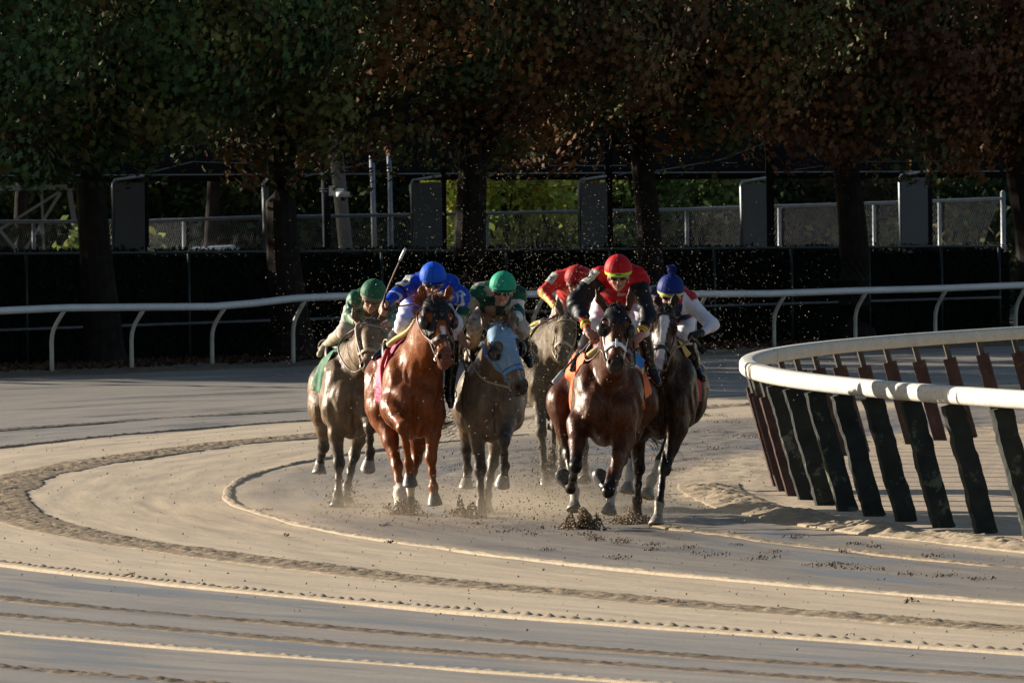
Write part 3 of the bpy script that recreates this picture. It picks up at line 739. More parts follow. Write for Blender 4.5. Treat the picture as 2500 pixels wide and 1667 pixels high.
# ------------------------------------------------------------------ parked white car beyond the fence
M_CARP = simple('white_car_paint', (.55,.56,.58), rough=0.25, var=0.04); M_GLASS = simple('car_glass', (.015,.018,.02), rough=0.08, var=0); M_TYRE = simple('tyre_rubber', (.015,.015,.015), rough=0.9, var=0.2); M_RIM = simple('wheel_rim', (.35,.36,.37), rough=0.35, metal=0.7, var=.1)
DCAR = 222.0
def car(px, lab, flip=1):
    loc = at(px, 700, DCAR); loc.z = .42
    t = empty('parked_car', tuple(loc), lab, 'car', 'white cars parked beyond the mesh fence')
    prof = [(-2.15,.35),(-2.2,.62),(-2.05,.82),(-1.1,.92),(-.55,1.36),(.65,1.42),(1.35,1.02),(2.05,.92),(2.18,.6),(2.15,.35)]
    V = []; 
    for s, ins in ((-1, 0), (1, 0)):
        for x, z in prof: V.append((x*flip, s*(.86-(.14 if z > 1.1 else 0)), z))
    n = len(prof); Fc = [tuple(range(n)), tuple(range(2*n-1, n-1, -1))]+[(i, n+i, n+(i+1) % n, (i+1) % n) for i in range(n)]
    me = bpy.data.meshes.new('body'); me.from_pydata(V, [], Fc); me.update()
    bod = link('body', me, M_CARP, t); md = bod.modifiers.new('b', 'BEVEL'); md.width = .05; md.segments = 2
    for s in (-1, 1):
        mb = MB(); mb.add([(x*flip, s*(.865-(.13 if z > 1.1 else -.005)), z) for x, z in [(-.95,.96),(-.50,1.30),(.08,1.33),(.08,.96)]], [(0,1,2,3)]); mb.build('window', M_GLASS, t)
        mb = MB(); mb.add([(x*flip, s*(.865-(.13 if z > 1.1 else -.005)), z) for x, z in [(.14,.96),(.14,1.33),(.62,1.36),(1.2,1.02)]], [(0,1,2,3)]); mb.build('window', M_GLASS, t)
        for x in (-1.35, 1.35):
            mb = MB(); mb.tube([(x*flip, s*.70, .32), (x*flip, s*.89, .32)], .32, 18, up=(1,0,0)); w = mb.build('wheel', M_TYRE, t)
            mb = MB(); mb.tube([(x*flip, s*.80, .32), (x*flip, s*.90, .32)], .19, 14, up=(1,0,0)); mb.build('rim', M_RIM, w)
    mb = MB(); mb.box((2.16*flip, 0, .72), (.06, 1.3, .12)); mb.build('headlight', M_CAMW, t)
    return t
car(490, 'white car parked beyond the mesh fence between the first two trunks')

# ------------------------------------------------------------------ far trees and bushes
def bush(px, py_top, D, w, h, pal, label, seed, n=2600, size=(.07,.14), name='far_tree', zb=0.2, group='trees far beyond the shed'):
    rg = np.random.default_rng(seed); c = at(px, py_top, D); top = c.z
    t = empty(name, (c.x, D, zb), label, 'tree' if name == 'far_tree' else 'bush', group)
    mb = MB(); tips = []
    H = top-zb
    mb.tube([(0,0,-.1), (.1,0,H*.4), (0,.1,H*.75)], [.13*w/3, .1*w/3, .04], 7)
    for k in range(5):
        a = rg.uniform(0, 6.28); limb(mb, Vector((0,0,H*.4)), Vector((math.cos(a), math.sin(a), .6)), w*.4, .05, 1, rg, tips)
    mb.build('trunk', M_BARK, t)
    P = []; K = []
    for k in range(34):
        v = rg.normal(size=3); v /= np.linalg.norm(v); q = np.array([v[0]*w/2, v[1]*w/2*.7, v[2]*H*.44])*rg.uniform(.4, 1)**.5 + np.array([0,0,H*.54])
        m_ = n//34; p = q+rg.normal(size=(m_, 3))*w*.10; p = p[p[:, 2] > 0.05]; P.append(p)
        cl = np.array(pal[rg.integers(0, len(pal))])*rg.uniform(.7, 1.3); K.append(cl[None]*rg.uniform(.6, 1.4, (len(p), 1)))
    P = np.vstack(P); K = np.vstack(K)
    link('crown', leaf_mesh('crown', P, rg.uniform(*size, len(P)), np.clip(K, .003, .6), quad=True), M_LEAFBG, t)
YG = [(.40,.42,.07),(.30,.36,.07),(.48,.46,.09),(.20,.27,.06)]
DG = [(.030,.055,.018),(.022,.04,.016),(.05,.07,.02)]
MG = [(.14,.19,.05),(.10,.15,.045),(.19,.21,.06)]
BR = [(.06,.05,.03),(.05,.06,.025),(.09,.07,.03)]
specs = [(1225,415,216,2.6,YG,'yellow green tree seen between the shed posts, left of centre'),(1350,420,219,3.2,YG,'bright yellow green tree filling the gap right of the middle trunk'),
 (1540,425,218,2.2,MG,'mid green tree beside the slim leaning trunk'),(1130,430,219,1.6,YG,'sliver of yellow green tree left of the middle trunk'),
 (1680,430,222,3.4,MG,'green bank of foliage right of the slim leaning trunk'),(1850,440,224,2.6,DG,'dark green tree behind the fourth panel'),
 (2020,440,224,3.0,BR,'dull olive tree behind the flared trunk'),(2220,430,226,3.2,BR,'dull brown green tree near the right of the mesh fence'),(2400,430,222,3.0,DG,'dark green tree at the right end of the mesh fence'),
 (900,425,228,3.0,DG,'dark tree right of the utility pole'),(640,430,228,3.0,DG,'dark tree behind the second trunk'),(420,430,230,3.6,DG,'dark tree above the pale parked car'),(180,430,230,3.4,DG,'dark tree behind the white truss'),(-30,430,228,3.0,DG,'dark tree behind the left of the white truss')]
for i, (px, py, D, w, pal, lb) in enumerate(specs):
    bush(px, py-55, D, w, 3, pal, lb, 60+i, n=3400)
for i, (px, py, D, w, pal, lb) in enumerate([(235,545,206,1.3,MG,'rounded green shrub behind the mesh fence at the left'),(370,570,206,.8,MG,'small green shrub left of the pale car'),(1900,540,208,2.0,BR,'low olive shrub behind the mesh fence left of the flared trunk'),(2110,545,208,1.6,MG,'low green shrub behind the mesh fence right of the flared trunk'),(1720,530,208,2.2,BR,'low brown green shrub behind the mesh fence right of the slim trunk'),(2330,530,210,2.4,BR,'low brown shrub at the right end of the mesh fence'),(1300,540,208,2.4,MG,'low shrub behind the mesh fence right of the middle trunk')]):
    bush(px, py, D, w, 2, pal, lb, 90+i, n=1500, name='shrub', zb=.4, group='shrubs behind the mesh fence')
# distant wood: one mass
rg = np.random.default_rng(5); n = 42000
X = rg.uniform(-32, 42, n); Y = rg.uniform(238, 256, n); top = 11+3*vnoise(X*.25, 0, 0, 8)
Z = rg.random(n)**.85*top
K = np.where((vnoise(X*.4, Z*.4, 0, 3) > 0)[:, None], np.array([(.018,.03,.012)]), np.array([(.028,.022,.012)]))*rg.uniform(.5, 1.4, (n, 1))
o = link('far_wood', leaf_mesh('far_wood', np.stack([X, Y, Z], -1), rg.uniform(.25, .55, n), K, quad=True), M_LEAFBG)
tag(o, 'dense dark wood closing the view behind everything', 'wood', kind='stuff')
# ------------------------------------------------------------------ implicit modelling: smooth unions of tapered limbs, meshed by surface nets
def V3(*a): return np.array(a, float)
def unit(v):
    v = np.asarray(v, float); return v/max(np.linalg.norm(v), 1e-9)
class Cone:
    def __init__(s, a, b, ra, rb, sc=(1,1,1)):
        s.sc = np.array(sc, float); s.a = np.asarray(a, float)/s.sc; s.b = np.asarray(b, float)/s.sc; s.ra, s.rb = ra, rb
    def __call__(s, P):
        p = P/s.sc; ab = s.b-s.a; L = max(ab@ab, 1e-9)
        t = np.clip((p-s.a)@ab/L, 0, 1)
        return np.linalg.norm(p-s.a-t[:, None]*ab, axis=1)-(s.ra+t*(s.rb-s.ra))
class Ell:
    def __init__(s, c, r, M=None): s.c = np.asarray(c, float); s.r = np.asarray(r, float); s.M = M
    def __call__(s, P):
        q = P-s.c
        if s.M is not None: q = q@s.M          # columns of M are the local axes
        k0 = np.linalg.norm(q/s.r, axis=1); k1 = np.linalg.norm(q/(s.r**2), axis=1)
        return k0*(k0-1)/np.maximum(k1, 1e-6)
def smin(a, b, k):
    h = np.maximum(k-np.abs(a-b), 0)/k
    return np.minimum(a, b)-h*h*k*0.25
class Body:
    """items: (shape, blend, 'label', op)"""
    def __init__(s): s.it = []; s.warp = None
    def add(s, sh, k=0.03, lab='', op='+'): s.it.append((sh, k, lab, op)); return s
    def cone(s, a, b, ra, rb, k=0.03, lab='', sc=(1,1,1)): return s.add(Cone(a, b, ra, rb, sc), k, lab)
    def ell(s, c, r, M=None, k=0.03, lab=''): return s.add(Ell(c, r, M), k, lab)
    def chain(s, pts, rad, k=0.03, lab='', sc=(1,1,1)):
        for i in range(len(pts)-1): s.cone(pts[i], pts[i+1], rad[i], rad[i+1], k, lab, sc)
        return s
    def __call__(s, P, labs=None):
        d = np.full(len(P), 9.0)
        for sh, k, lab, op in s.it:
            if labs is not None and lab not in labs: continue
            e = sh(P)
            if op == '+': d = smin(d, e, k)
            else: d = -smin(-d, e, k)
        if s.warp is not None: d = d+s.warp(P)
        return d
def surface_nets(f, lo, hi, h):
    lo = np.asarray(lo, float); hi = np.asarray(hi, float)
    n = np.ceil((hi-lo)/h/4).astype(int)*4+1
    nc = (n-1)//4+1
    gx, gy, gz_ = [lo[i]+np.arange(nc[i])*4*h for i in range(3)]
    G = np.stack(np.meshgrid(gx, gy, gz_, indexing='ij'), -1).reshape(-1, 3)
    Dc = f(G).reshape(nc)
    Fn = np.repeat(np.repeat(np.repeat(Dc, 4, 0), 4, 1), 4, 2)[:n[0], :n[1], :n[2]].astype(np.float32)
    mn = np.minimum.reduce([np.abs(Dc[a:nc[0]-1+a, b:nc[1]-1+b, c:nc[2]-1+c]) for a in (0,1) for b in (0,1) for c in (0,1)])
    near = mn < 4*h*1.15
    mask = np.zeros(n, bool)
    bi = np.argwhere(near)
    off = np.stack(np.meshgrid(*[np.arange(5)]*3, indexing='ij'), -1).reshape(-1, 3)
    idx = (bi[:, None, :]*4+off[None]).reshape(-1, 3)
    mask[idx[:, 0], idx[:, 1], idx[:, 2]] = True
    ii = np.argwhere(mask)
    for c0 in range(0, len(ii), 400000):
        q = ii[c0:c0+400000]; Fn[q[:, 0], q[:, 1], q[:, 2]] = f(lo+q*h)
    S = Fn < 0
    cnt = sum(S[a:n[0]-1+a, b:n[1]-1+b, c:n[2]-1+c].astype(np.int8) for a in (0,1) for b in (0,1) for c in (0,1))
    act = np.argwhere((cnt > 0) & (cnt < 8))
    idm = np.full(np.array(n)-1, -1, np.int64); idm[act[:, 0], act[:, 1], act[:, 2]] = np.arange(len(act))
    acc = np.zeros((len(act), 3)); num = np.zeros(len(act))
    cor = [(a, b, c) for a in (0,1) for b in (0,1) for c in (0,1)]
    for A in cor:
        for B in cor:
            if B <= A or sum(abs(A[i]-B[i]) for i in range(3)) != 1: continue
            fa = Fn[act[:, 0]+A[0], act[:, 1]+A[1], act[:, 2]+A[2]]; fb = Fn[act[:, 0]+B[0], act[:, 1]+B[1], act[:, 2]+B[2]]
            x = (fa < 0) != (fb < 0); t = np.where(x, fa/np.where(x, fa-fb, 1), 0)
            p = np.array(A)+t[:, None]*(np.array(B)-np.array(A)); acc += p*x[:, None]; num += x
    V = lo+(act+acc/num[:, None])*h
    Q = []
    for ax in range(3):
        a = [slice(1, n[i]-1) for i in range(3)]; a[ax] = slice(0, n[ax]-1)
        b = list(a); b[ax] = slice(1, n[ax])
        s0, s1 = S[tuple(a)], S[tuple(b)]
        e = np.argwhere(s0 != s1)
        base = e+np.array([0 if i == ax else 1 for i in range(3)])
        u, v = [(1,2),(2,0),(0,1)][ax]
        def cell(du, dv):
            c = base.copy(); c[:, u] -= du; c[:, v] -= dv; return idm[c[:, 0], c[:, 1], c[:, 2]]
        q = np.stack([cell(1,1), cell(0,1), cell(0,0), cell(1,0)], -1)
        fl = ~s0[tuple(e.T)]
        q[fl] = q[fl][:, ::-1]
        Q.append(q)
    Q = np.vstack(Q); Q = Q[(Q >= 0).all(1)]
    return V, Q
def sdf_obj(name, f, lo, hi, h, mat, parent, colf=None):
    V, Q = surface_nets(f, lo, hi, h)
    if not len(Q): print('EMPTY', name); return None
    cols = None
    if colf is not None: cols = np.clip(colf(V), 0, 1)
    return link(name, mesh_np(name, V, Q, cols), mat, parent)
def frame(fwd, up):
    """columns: side (x), forward (y), up (z) with forward exact"""
    y = unit(fwd); x = unit(np.cross(y, up)); z = np.cross(x, y)
    return np.stack([x, y, z], 1)
def segt(P, a, b):
    ab = b-a; t = np.clip((P-a)@ab/(ab@ab), 0, 1); return t, np.linalg.norm(P-a-t[:, None]*ab, axis=1)
def sstep(x, a, b):
    t = np.clip((x-a)/(b-a), 0, 1); return t*t*(3-2*t)
def lerp(c0, c1, t): return np.asarray(c0)*(1-t[:, None])+np.asarray(c1)*t[:, None]

# ------------------------------------------------------------------ horses
M_HOOF = simple('hoof_horn', (.20,.175,.145), rough=0.45, var=0.3, scale=25, dirt=(.22,.18,.12), dirt_amt=0.25, dirt_scale=30)
M_HOOFD = simple('dark_hoof', (.055,.05,.045), rough=0.4, var=0.3, scale=25, dirt=(.20,.16,.11), dirt_amt=0.2, dirt_scale=30)
M_EYE = simple('horse_eye', (.012,.008,.006), rough=0.08, var=0)
M_LEATHER = simple('dark_leather', (.022,.016,.013), rough=0.45, var=0.25, scale=20, dirt=(.25,.20,.14), dirt_amt=0.12)
M_BROWNL = simple('brown_leather', (.11,.04,.022), rough=0.45, var=0.25, scale=20, dirt=(.25,.20,.14), dirt_amt=0.15)
M_MUDL = simple('mud_caked_leather', (.34,.26,.17), rough=0.6, var=0.25, scale=14)
M_WHITEL = simple('white_strap', (.75,.75,.78), rough=0.5, var=0.05, dirt=(.3,.25,.18), dirt_amt=0.05)
M_BLUEL = simple('blue_strap', (.07,.22,.50), rough=0.5, var=0.1, dirt=(.3,.3,.28), dirt_amt=0.15)
M_BLACKCL = simple('black_hood_cloth', (.008,.008,.010), spec=.22, rough=0.6, var=0.3, scale=12, bmp=.003, dirt=(.05,.05,.055), dirt_amt=0.1)
M_BLUEHOOD = simple('pale_blue_hood_cloth', (.16,.30,.46), rough=0.75, var=0.25, scale=14, bmp=.004, dirt=(.22,.24,.24), dirt_amt=0.22, dirt_scale=26)
M_CUP = simple('blinker_cup', (.015,.013,.013), rough=0.3, var=0.2)
M_BUCKLE = simple('metal_ring', (.55,.53,.5), rough=0.3, metal=0.8, var=.1)
M_BANDAGE = simple('white_bandage', (.62,.55,.44), rough=0.85, var=0.15, scale=30)
MUD = (.150,.118,.078)

def hair_mesh(name, roots, dirs, length, width, mat, parent, droop=0.5, seg=5, seed=1, col=None, spread=.25):
    rg = np.random.default_rng(seed); V = []; Fc = []
    for r0, d in zip(roots, dirs):
        d = unit(d+rg.normal(size=3)*spread); L = length*rg.uniform(.6, 1.15); p = np.array(r0, float); w = width*rg.uniform(.6, 1.3)
        side = unit(np.cross(d, rg.normal(size=3)))
        b = len(V)
        for i in range(seg+1):
            u = i/seg; V.append(p-side*w*(1-u*.9)); V.append(p+side*w*(1-u*.9))
            d = unit(d+np.array([0,0,-droop/seg])+rg.normal(size=3)*.08); p = p+d*L/seg
        for i in range(seg): Fc.append((b+2*i, b+2*i+1, b+2*i+3, b+2*i+2))
    me = mesh_np(name, V, Fc, smooth=True)
    return link(name, me, mat, parent)

def strap(name, pts, w, mat, parent, n=6, flat=0.35, up=(0,0,1)):
    mb = MB(); mb.tube(pts, w, n, flat=1.0, up=up); return mb.build(name, mat, parent, smooth=True)
def curve_pts(pts, n=24):
    """Catmull-Rom"""
    P = [np.asarray(p, float) for p in pts]; P = [2*P[0]-P[1]]+P+[2*P[-1]-P[-2]]; out = []
    for i in range(1, len(P)-2):
        for t in np.linspace(0, 1, max(2, n//(len(P)-3)), endpoint=False):
            out.append(0.5*((2*P[i])+(-P[i-1]+P[i+1])*t+(2*P[i-1]-5*P[i]+4*P[i+1]-P[i+2])*t*t+(-P[i-1]+3*P[i]-3*P[i+1]+P[i+2])*t**3))
    out.append(P[-2]); return out

class Horse: pass
def build_horse(S):
    """S: dict with photograph points; every depth is relative to the chest depth D0"""
    D0 = S['D0']; H = Horse(); H.D0 = D0
    q = W(S['cx'], 900, D0); gx_, gy_ = q[0], D0+0.6; z0 = gz(gx_, gy_)
    A = np.array([gx_, gy_, z0]); H.A = A
    def L(p): return W(p[0], p[1], D0+p[2])-A
    H.L = L
    root = empty('racehorse', tuple(A), S['label'], 'horse', 'racehorses galloping round the bend'); H.root = root
    B = Body()
    # ---- trunk
    F0 = L((S['cx'], S['cy'], 0.10)); R0 = L((S['rx'], S['cy']-6*0, 1.55)); ax = R0-F0
    hw = S['hw']; hh = S['hh']              # half width / half height (m) of chest
    def T(t, dx=0, dz=0): return F0+ax*t+V3(dx, 0, dz)
    B.cone(T(.14), T(.5, 0, .02), hh*.80, hh*.86, .10, 'trunk', (hw/hh*1.0, 1, 1.12))
    B.cone(T(.5, 0, .02), T(.92, 0, .06), hh*.86, hh*.74, .10, 'trunk', (hw/hh*1.0, 1, 1.05))
    B.ell(T(.03, 0, -hh*.18), (hw*.74, .20, hh*.72), None, .10, 'trunk')
    B.ell(T(.08, 0, -hh*.74), (hw*.50, .24, hh*.33), None, .09, 'trunk')
    for s in (-1, 1):
        B.ell(T(.10, s*hw*.60, hh*.10), (hw*.40, .22, hh*.66), None, .06, 'trunk')      # shoulder
        B.ell(T(-.02, s*hw*.40, -hh*.28), (hw*.37, .15, hh*.46), None, .05, 'trunk')     # pectoral
        B.ell(T(.16, s*hw*.66, -hh*.40), (hw*.34, .17, hh*.40), None, .06, 'trunk')      # upper arm mass
        B.ell(T(.95, s*S.get('qw', hw)*.50, .0), (S.get('qw', hw)*.58, .30, hh*.72), None, .08, 'trunk')           # quarters
    B.cone(T(.22, 0, hh*.80), T(.5, 0, hh*.74), .10, .12, .12, 'trunk'); B.cone(T(.5, 0, hh*.74), T(.95, 0, hh*.72), .12, .16, .12, 'trunk')
    B.cone(T(.02, 0, hh*.30), T(-.035, 0, -hh*.55), .012, .012, .03, 'groove') if False else None
    # ---- head frame
    P0 = L((*S['poll'], S.get('pd', -.42))); M0 = L((*S['muz'], S.get('md', -.80)))
    u = unit(M0-P0); HL = np.linalg.norm(M0-P0); k = HL/0.60; wk = S.get('hwid', 1.0)*max(k, .92)
    side = unit(np.array([1.0, S.get('yaw', 0.0), S.get('tilt', 0.0)])-0); side = unit(side-u*(side@u)); nrm = np.cross(side, u)
    if nrm[1] > 0: nrm = -nrm            # outward normal of the face looks at the camera
    FM = np.stack([side, u, nrm], 1)
    def hp(r, t, n): return P0+side*(r*wk)+u*(t*k)+nrm*(n*k)
    H.hp, H.FM, H.k, H.P0, H.u, H.nrm, H.side = hp, FM, k, P0, u, nrm, side
    hd = lambda c, r, kk=.03: B.ell(hp(*c), (r[0]*wk, r[1]*k, r[2]*k), FM, kk, 'head')
    hd((0,.06,-.06), (.080,.10,.085)); hd((0,.15,-.035), (.098,.12,.062))
    for s in (-1, 1):
        hd((s*.083,.185,-.03), (.030,.042,.034), .02); hd((s*.090,.155,-.018), (.020,.04,.018), .02)
        hd((s*.046,.20,-.135), (.042,.125,.095), .03)
        hd((s*.062,.30,-.055), (.016,.10,.016), .02)     # facial crest
        hd((s*.040,.525,-.022), (.027,.045,.032), .02)
    B.cone(hp(0,.18,-.03), hp(0,.47,-.025), .066*wk, .043*wk, .03, 'head'); B.cone(hp(0,.24,-.085), hp(0,.50,-.05), .070*wk, .048*wk, .03, 'head')
    hd((0,.53,-.05), (.053,.065,.05), .03); hd((0,.575,-.045), (.045,.035,.04), .02)
    jaw = S.get('jaw', 0.0)
    B.cone(hp(0,.28,-.15), hp(0,.53,-.105-jaw*.5), .045*wk, .028*wk, .03, 'head'); hd((0,.555,-.105-jaw), (.034,.034,.027), .02)
    for s in (-1, 1): B.add(Ell(hp(s*.047,.548,-.004), (.013*wk, .022*k, .03*k), FM), .012, 'nostril', '-')
    B.add(Ell(hp(0,.585,-.085-jaw*.5), (.040*wk, .035*k, .006+jaw*.35), FM), .01, 'mouth', '-')
    # ---- neck
    nb = L((*S['nb'], .30)); nw = S.get('nw', .70)
    crest = hp(0,.02,-.11); thr = hp(0,.19,-.19)
    wl = T(.20, 0, hh*.72)
    B.cone(wl+V3(0,0,-.03), crest, .15, .085, .08, 'neck', (nw, 1, 1)); 
    B.cone(nb+V3(0,.0,-.02), thr, .20, .095, .09, 'neck', (nw, 1, 1)); B.cone((nb+wl)/2, (crest+thr)/2, .19, .10, .09, 'neck', (nw*.95, 1, 1))
    # ---- ears
    E = Body()
    for (bx_, by_, tx, ty) in S['ears']:
        eb = L((bx_, by_, S.get('pd', -.42)+.03)); et = L((tx, ty, S.get('pd', -.42)+S.get('eard', .05)))
        d = et-eb; eL = np.linalg.norm(d)
        m1 = eb+d*.45+side*np.sign((eb-P0)@side)*.012
        E.cone(eb-d*.1, m1, .026, .032, .02, 'ear', (1,.8,1)); E.cone(m1, et, .031, .006, .02, 'ear', (1,.8,1))
        E.add(Ell(eb+d*.45+V3(0,-.030,0), (.014, .020, eL*.30), frame(V3(0,-1,0), unit(d)) ), .008, 'in', '-')
    # ---- legs
    hooves = []; H.legs = {}
    RF = [.125, .082, .050, .034, .040, .033]   # elbow, mid-forearm, knee, cannon, fetlock, pastern
    def leg(nm, pts, kind):
        """pts: list of px points  front: elbow, knee, fetlock, hoof ; hind: hip/stifle, hock, fetlock, hoof"""
        Q = [L(p) for p in pts]
        a, b, c, d = Q
        if kind == 'f':
            mid = a*.55+b*.45
            B.cone(a, mid, .105, .064, .05, nm+'U', (.85,1,1)); B.cone(mid, b, .062, .046, .04, nm+'U')
            B.ell(b, (.047,.048,.060), None, .025, nm+'K'); 
            B.cone(b, b*.5+c*.5, .040, .028, .03, nm+'C'); B.cone(b*.5+c*.5, c, .028, .031, .03, nm+'C')
        else:
            mid = a*.5+b*.5
            B.cone(a, mid, .145, .088, .07, nm+'U', (.75,1,1)); B.cone(mid, b, .080, .048, .05, nm+'U', (.8,1,1))
            B.ell(b, (.046,.058,.062), None, .03, nm+'K'); B.cone(b, b+unit(b-c)*.07+V3(0,.03,0), .035, .022, .02, nm+'K')
            B.cone(b, b*.5+c*.5, .042, .031, .03, nm+'C'); B.cone(b*.5+c*.5, c, .031, .034, .03, nm+'C')
        B.ell(c, (.041,.043,.044), None, .02, nm+'C')
        hd_ = unit(d-c); cor = d-hd_*.075
        B.cone(c, cor, .036, .036, .02, nm+'P'); B.ell(cor, (.045,.045,.035), None, .015, nm+'P')
        hooves.append((nm, cor-hd_*.012, hd_, S.get('hoofmat', {}).get(nm, M_HOOFD), pts[3][2], len(pts[3]) > 3))
        H.legs[nm] = Q
    for nm, pts in S['legs'].items(): leg(nm, pts, 'f' if nm[0] == 'F' else 'h')
    for sx, nm in ((-1, 'FR'), (1, 'FL')):
        e = H.legs[nm][0]; B.cone(T(.12, sx*hw*.5, -hh*.15), e, .15, .105, .07, 'trunk', (.8,1,1))
    for sx, nm in ((-1, 'HR'), (1, 'HL')):
        e = H.legs[nm][0]; B.cone(T(.92, sx*S.get('qw', hw)*.5, .02), e, .20, .15, .09, 'trunk', (.75,1,1))
    # ---- skin folds, veins and muscle edges
    sd = S.get('seed', 1)
    def warp(P):
        x = P[:, 0]; y = P[:, 1]; z = P[:, 2]
        near = np.exp(-((y-F0[1])/.35)**2)*sstep(z, F0[2]-hh, F0[2]-hh*.2)
        rid = np.sin((x-F0[0])*70+4*np.sin(z*7+sd)+y*14)*np.clip(vnoise(x*9+sd, y*6, z*4, sd)+.2, 0, 1)
        mus = vnoise(x*8, y*5, z*5.5, sd+5)
        groove = 0.022*np.exp(-((x-F0[0]-(F0[2]-z)*0.02)/.016)**2)*sstep(F0[2]-z, -hh*.05, hh*.25)*np.exp(-((y-F0[1]+.05)/.25)**2)
        vein = .004*np.exp(-(vnoise(x*7+3, y*7, z*5, sd+21)/.10)**2)*sstep(z, .5, .8)
        return 0.009*near*rid + 0.013*mus*sstep(z, .55, .85) + 0.007*vnoise(x*17, y*11, z*10, sd+6)*sstep(z, .45, .8) - vein + 0.004*vnoise(x*24, y*24, z*12, sd+8)*(z < .8) + groove
    B.warp = warp
    P_ = np.array([v for Q in H.legs.values() for v in Q]+[F0, R0, P0, M0])
    lo = np.minimum(P_.min(0)-.16, F0-V3(hw+.12, .5, 0)); hi = np.maximum(P_.max(0)+V3(.16,.42,.22), R0+V3(hw+.15, .52, hh+.2))
    lo[2] = max(lo[2], -0.02)
    H.B, H.E, H.lo, H.hi, H.T, H.hw, H.hh, H.F0, H.R0 = B, E, lo, hi, T, hw, hh, F0, R0
    base = np.array(S['col']); pts_col = S.get('points', None)
    def colf(P):
        c = np.tile(base, (len(P), 1))
        n1 = fnoise(P[:, 0]*5, P[:, 1]*5, P[:, 2]*5, sd, 3)
        c = c*(1+.22*n1[:, None])
        if 'belly' in S: c = lerp(c, S['belly'], np.clip(sstep(-(P[:, 2]-F0[2]), hh*.2, hh*.9)*.6, 0, 1))
        if pts_col is not None:
            for nm, Q in H.legs.items():
                t, d = segt(P, Q[0], Q[1]); w = sstep(t, S.get('black_from', .45), S.get('black_from', .45)+.4)*(d < .16)
                for a_, b_ in ((Q[1], Q[2]), (Q[2], Q[3])):
                    t2, d2 = segt(P, a_, b_); w = np.maximum(w, (d2 < .075)*1.0)
                c = lerp(c, pts_col, w)
        for nm, sc_ in S.get('socks', {}).items():
            Q = H.legs[nm]; fr, cc = sc_
            t2, d2 = segt(P, Q[1], Q[2]); w = sstep(t2, fr, fr+.08)*(d2 < .085)
            t3, d3 = segt(P, Q[2], Q[3]); w = np.maximum(w, (d3 < .085)*1.0*(t3 > 0.001))
            c = lerp(c, cc, w)
        # head markings
        rel = P-P0; r_ = rel@side/wk; t_ = rel@u/k; n_ = rel@nrm/k
        ishead = (t_ > -.05)*(t_ < .66)*(np.abs(r_) < .16)*(n_ > -.28)*(n_ < .12)*(P[:, 1] < P0[1]+.12)
        for mk in S.get('marks', []):
            t0_, t1_, w0_, w1_, cc = mk
            tt = np.clip((t_-t0_)/(t1_-t0_), 0, 1); ww = w0_+(w1_-w0_)*tt+.006*vnoise(t_*40, r_*30, 0, 3)
            m = sstep(ww-np.abs(r_), -.004, .006)*sstep(t_, t0_-.01, t0_+.01)*sstep(-t_, -t1_-.01, -t1_+.01)*ishead*(n_ > -.09)
            c = lerp(c, cc, m)
        mz = sstep(t_, S.get('mz', .47), S.get('mz', .47)+.09)*ishead
        c = lerp(c, S.get('muzcol', (.035,.028,.026)), mz*S.get('mzs', .8)*(1-(0 if not S.get('snip') else sstep(.030-np.abs(r_), -.004, .008)*(n_ > -.09))))
        for s in (-1, 1):
            dn = Ell(hp(s*.047,.548,-.004), (.013*wk, .022*k, .03*k), FM)(P); c = lerp(c, (.012,.007,.006), sstep(-dn, -.003, .002))
        if jaw: 
            dm = Ell(hp(0,.585,-.085-jaw*.5), (.040*wk, .035*k, .006+jaw*.35), FM)(P); c = lerp(c, S.get('tongue', (.20,.05,.04)), sstep(-dm, -.004, .002))
        # spattered mud over the coat
        a = S.get('mud', 0.0)
        if a:
            mm = sstep(fnoise(P[:, 0]*9, P[:, 1]*7, P[:, 2]*6, sd+9, 4), .55-a*1.3, 1.0-a*.9)
            c = lerp(c, MUD, mm*min(.9, a*1.1))
        return c
    H.colf = colf
    M_COAT = coat_mat('coat_'+S['coatname'], S.get('rough', .36)-.02, S.get('spec', .55)*.34, MUD, S.get('flecks', .12))
    sdf_obj('body', lambda P: B(P), lo, hi, .0115, M_COAT, root, colf)
    elo = np.min([L((e[i], e[i+1], -.42)) for e in S['ears'] for i in (0, 2)], 0)-.09; ehi = np.max([L((e[i], e[i+1], -.42)) for e in S['ears'] for i in (0, 2)], 0)+.09; elo[1] -= .12; ehi[1] += .22
    for i, e in enumerate(S['ears']):
        E1 = Body(); E1.it = E.it[3*i:3*i+3]
        sdf_obj('ear', E1, elo, ehi, .0075, M_COAT, root, lambda P: np.tile(base*.8, (len(P), 1)))
    # eyes
    for s in (-1, 1):
        bm_ = Ell(hp(s*.096,.188,-.022), (.019,.019,.016), FM)
        sdf_obj('eye', bm_, hp(s*.096,.188,-.022)-.04, hp(s*.096,.188,-.022)+.04, .005, M_EYE, root)
    # hooves
    for nm, c, d, hm, dy, sole in hooves:
        ground = abs(c[2]+d[2]*.08) < .06
        up_ = V3(0, 0, 1)
        Fm = frame(V3(0,-1,0)-d*(V3(0,-1,0)@d), -d); mb = MB(); n = 18; rings = []
        for t, r_, fo in [(0,.045,.0),(.02,.052,.004),(.055,.063,.014),(.082,.070,.022),(.088,.066,.020),(.083,.048,.016),(.080,.01,.01)]:
            ring = []
            for j in range(n):
                a = 2*math.pi*j/n; toe = 1+0.10*math.cos(a) if math.cos(a) > 0 else 1-0.08*abs(math.cos(a))
                ring.append(c+d*(t+(0 if ground else .46)*t*math.cos(a)*.6)+Fm[:, 0]*math.sin(a)*r_*.95+Fm[:, 1]*(math.cos(a)*r_*toe+fo))
            rings.append(ring)
        Vv = [p for r_ in rings for p in r_]
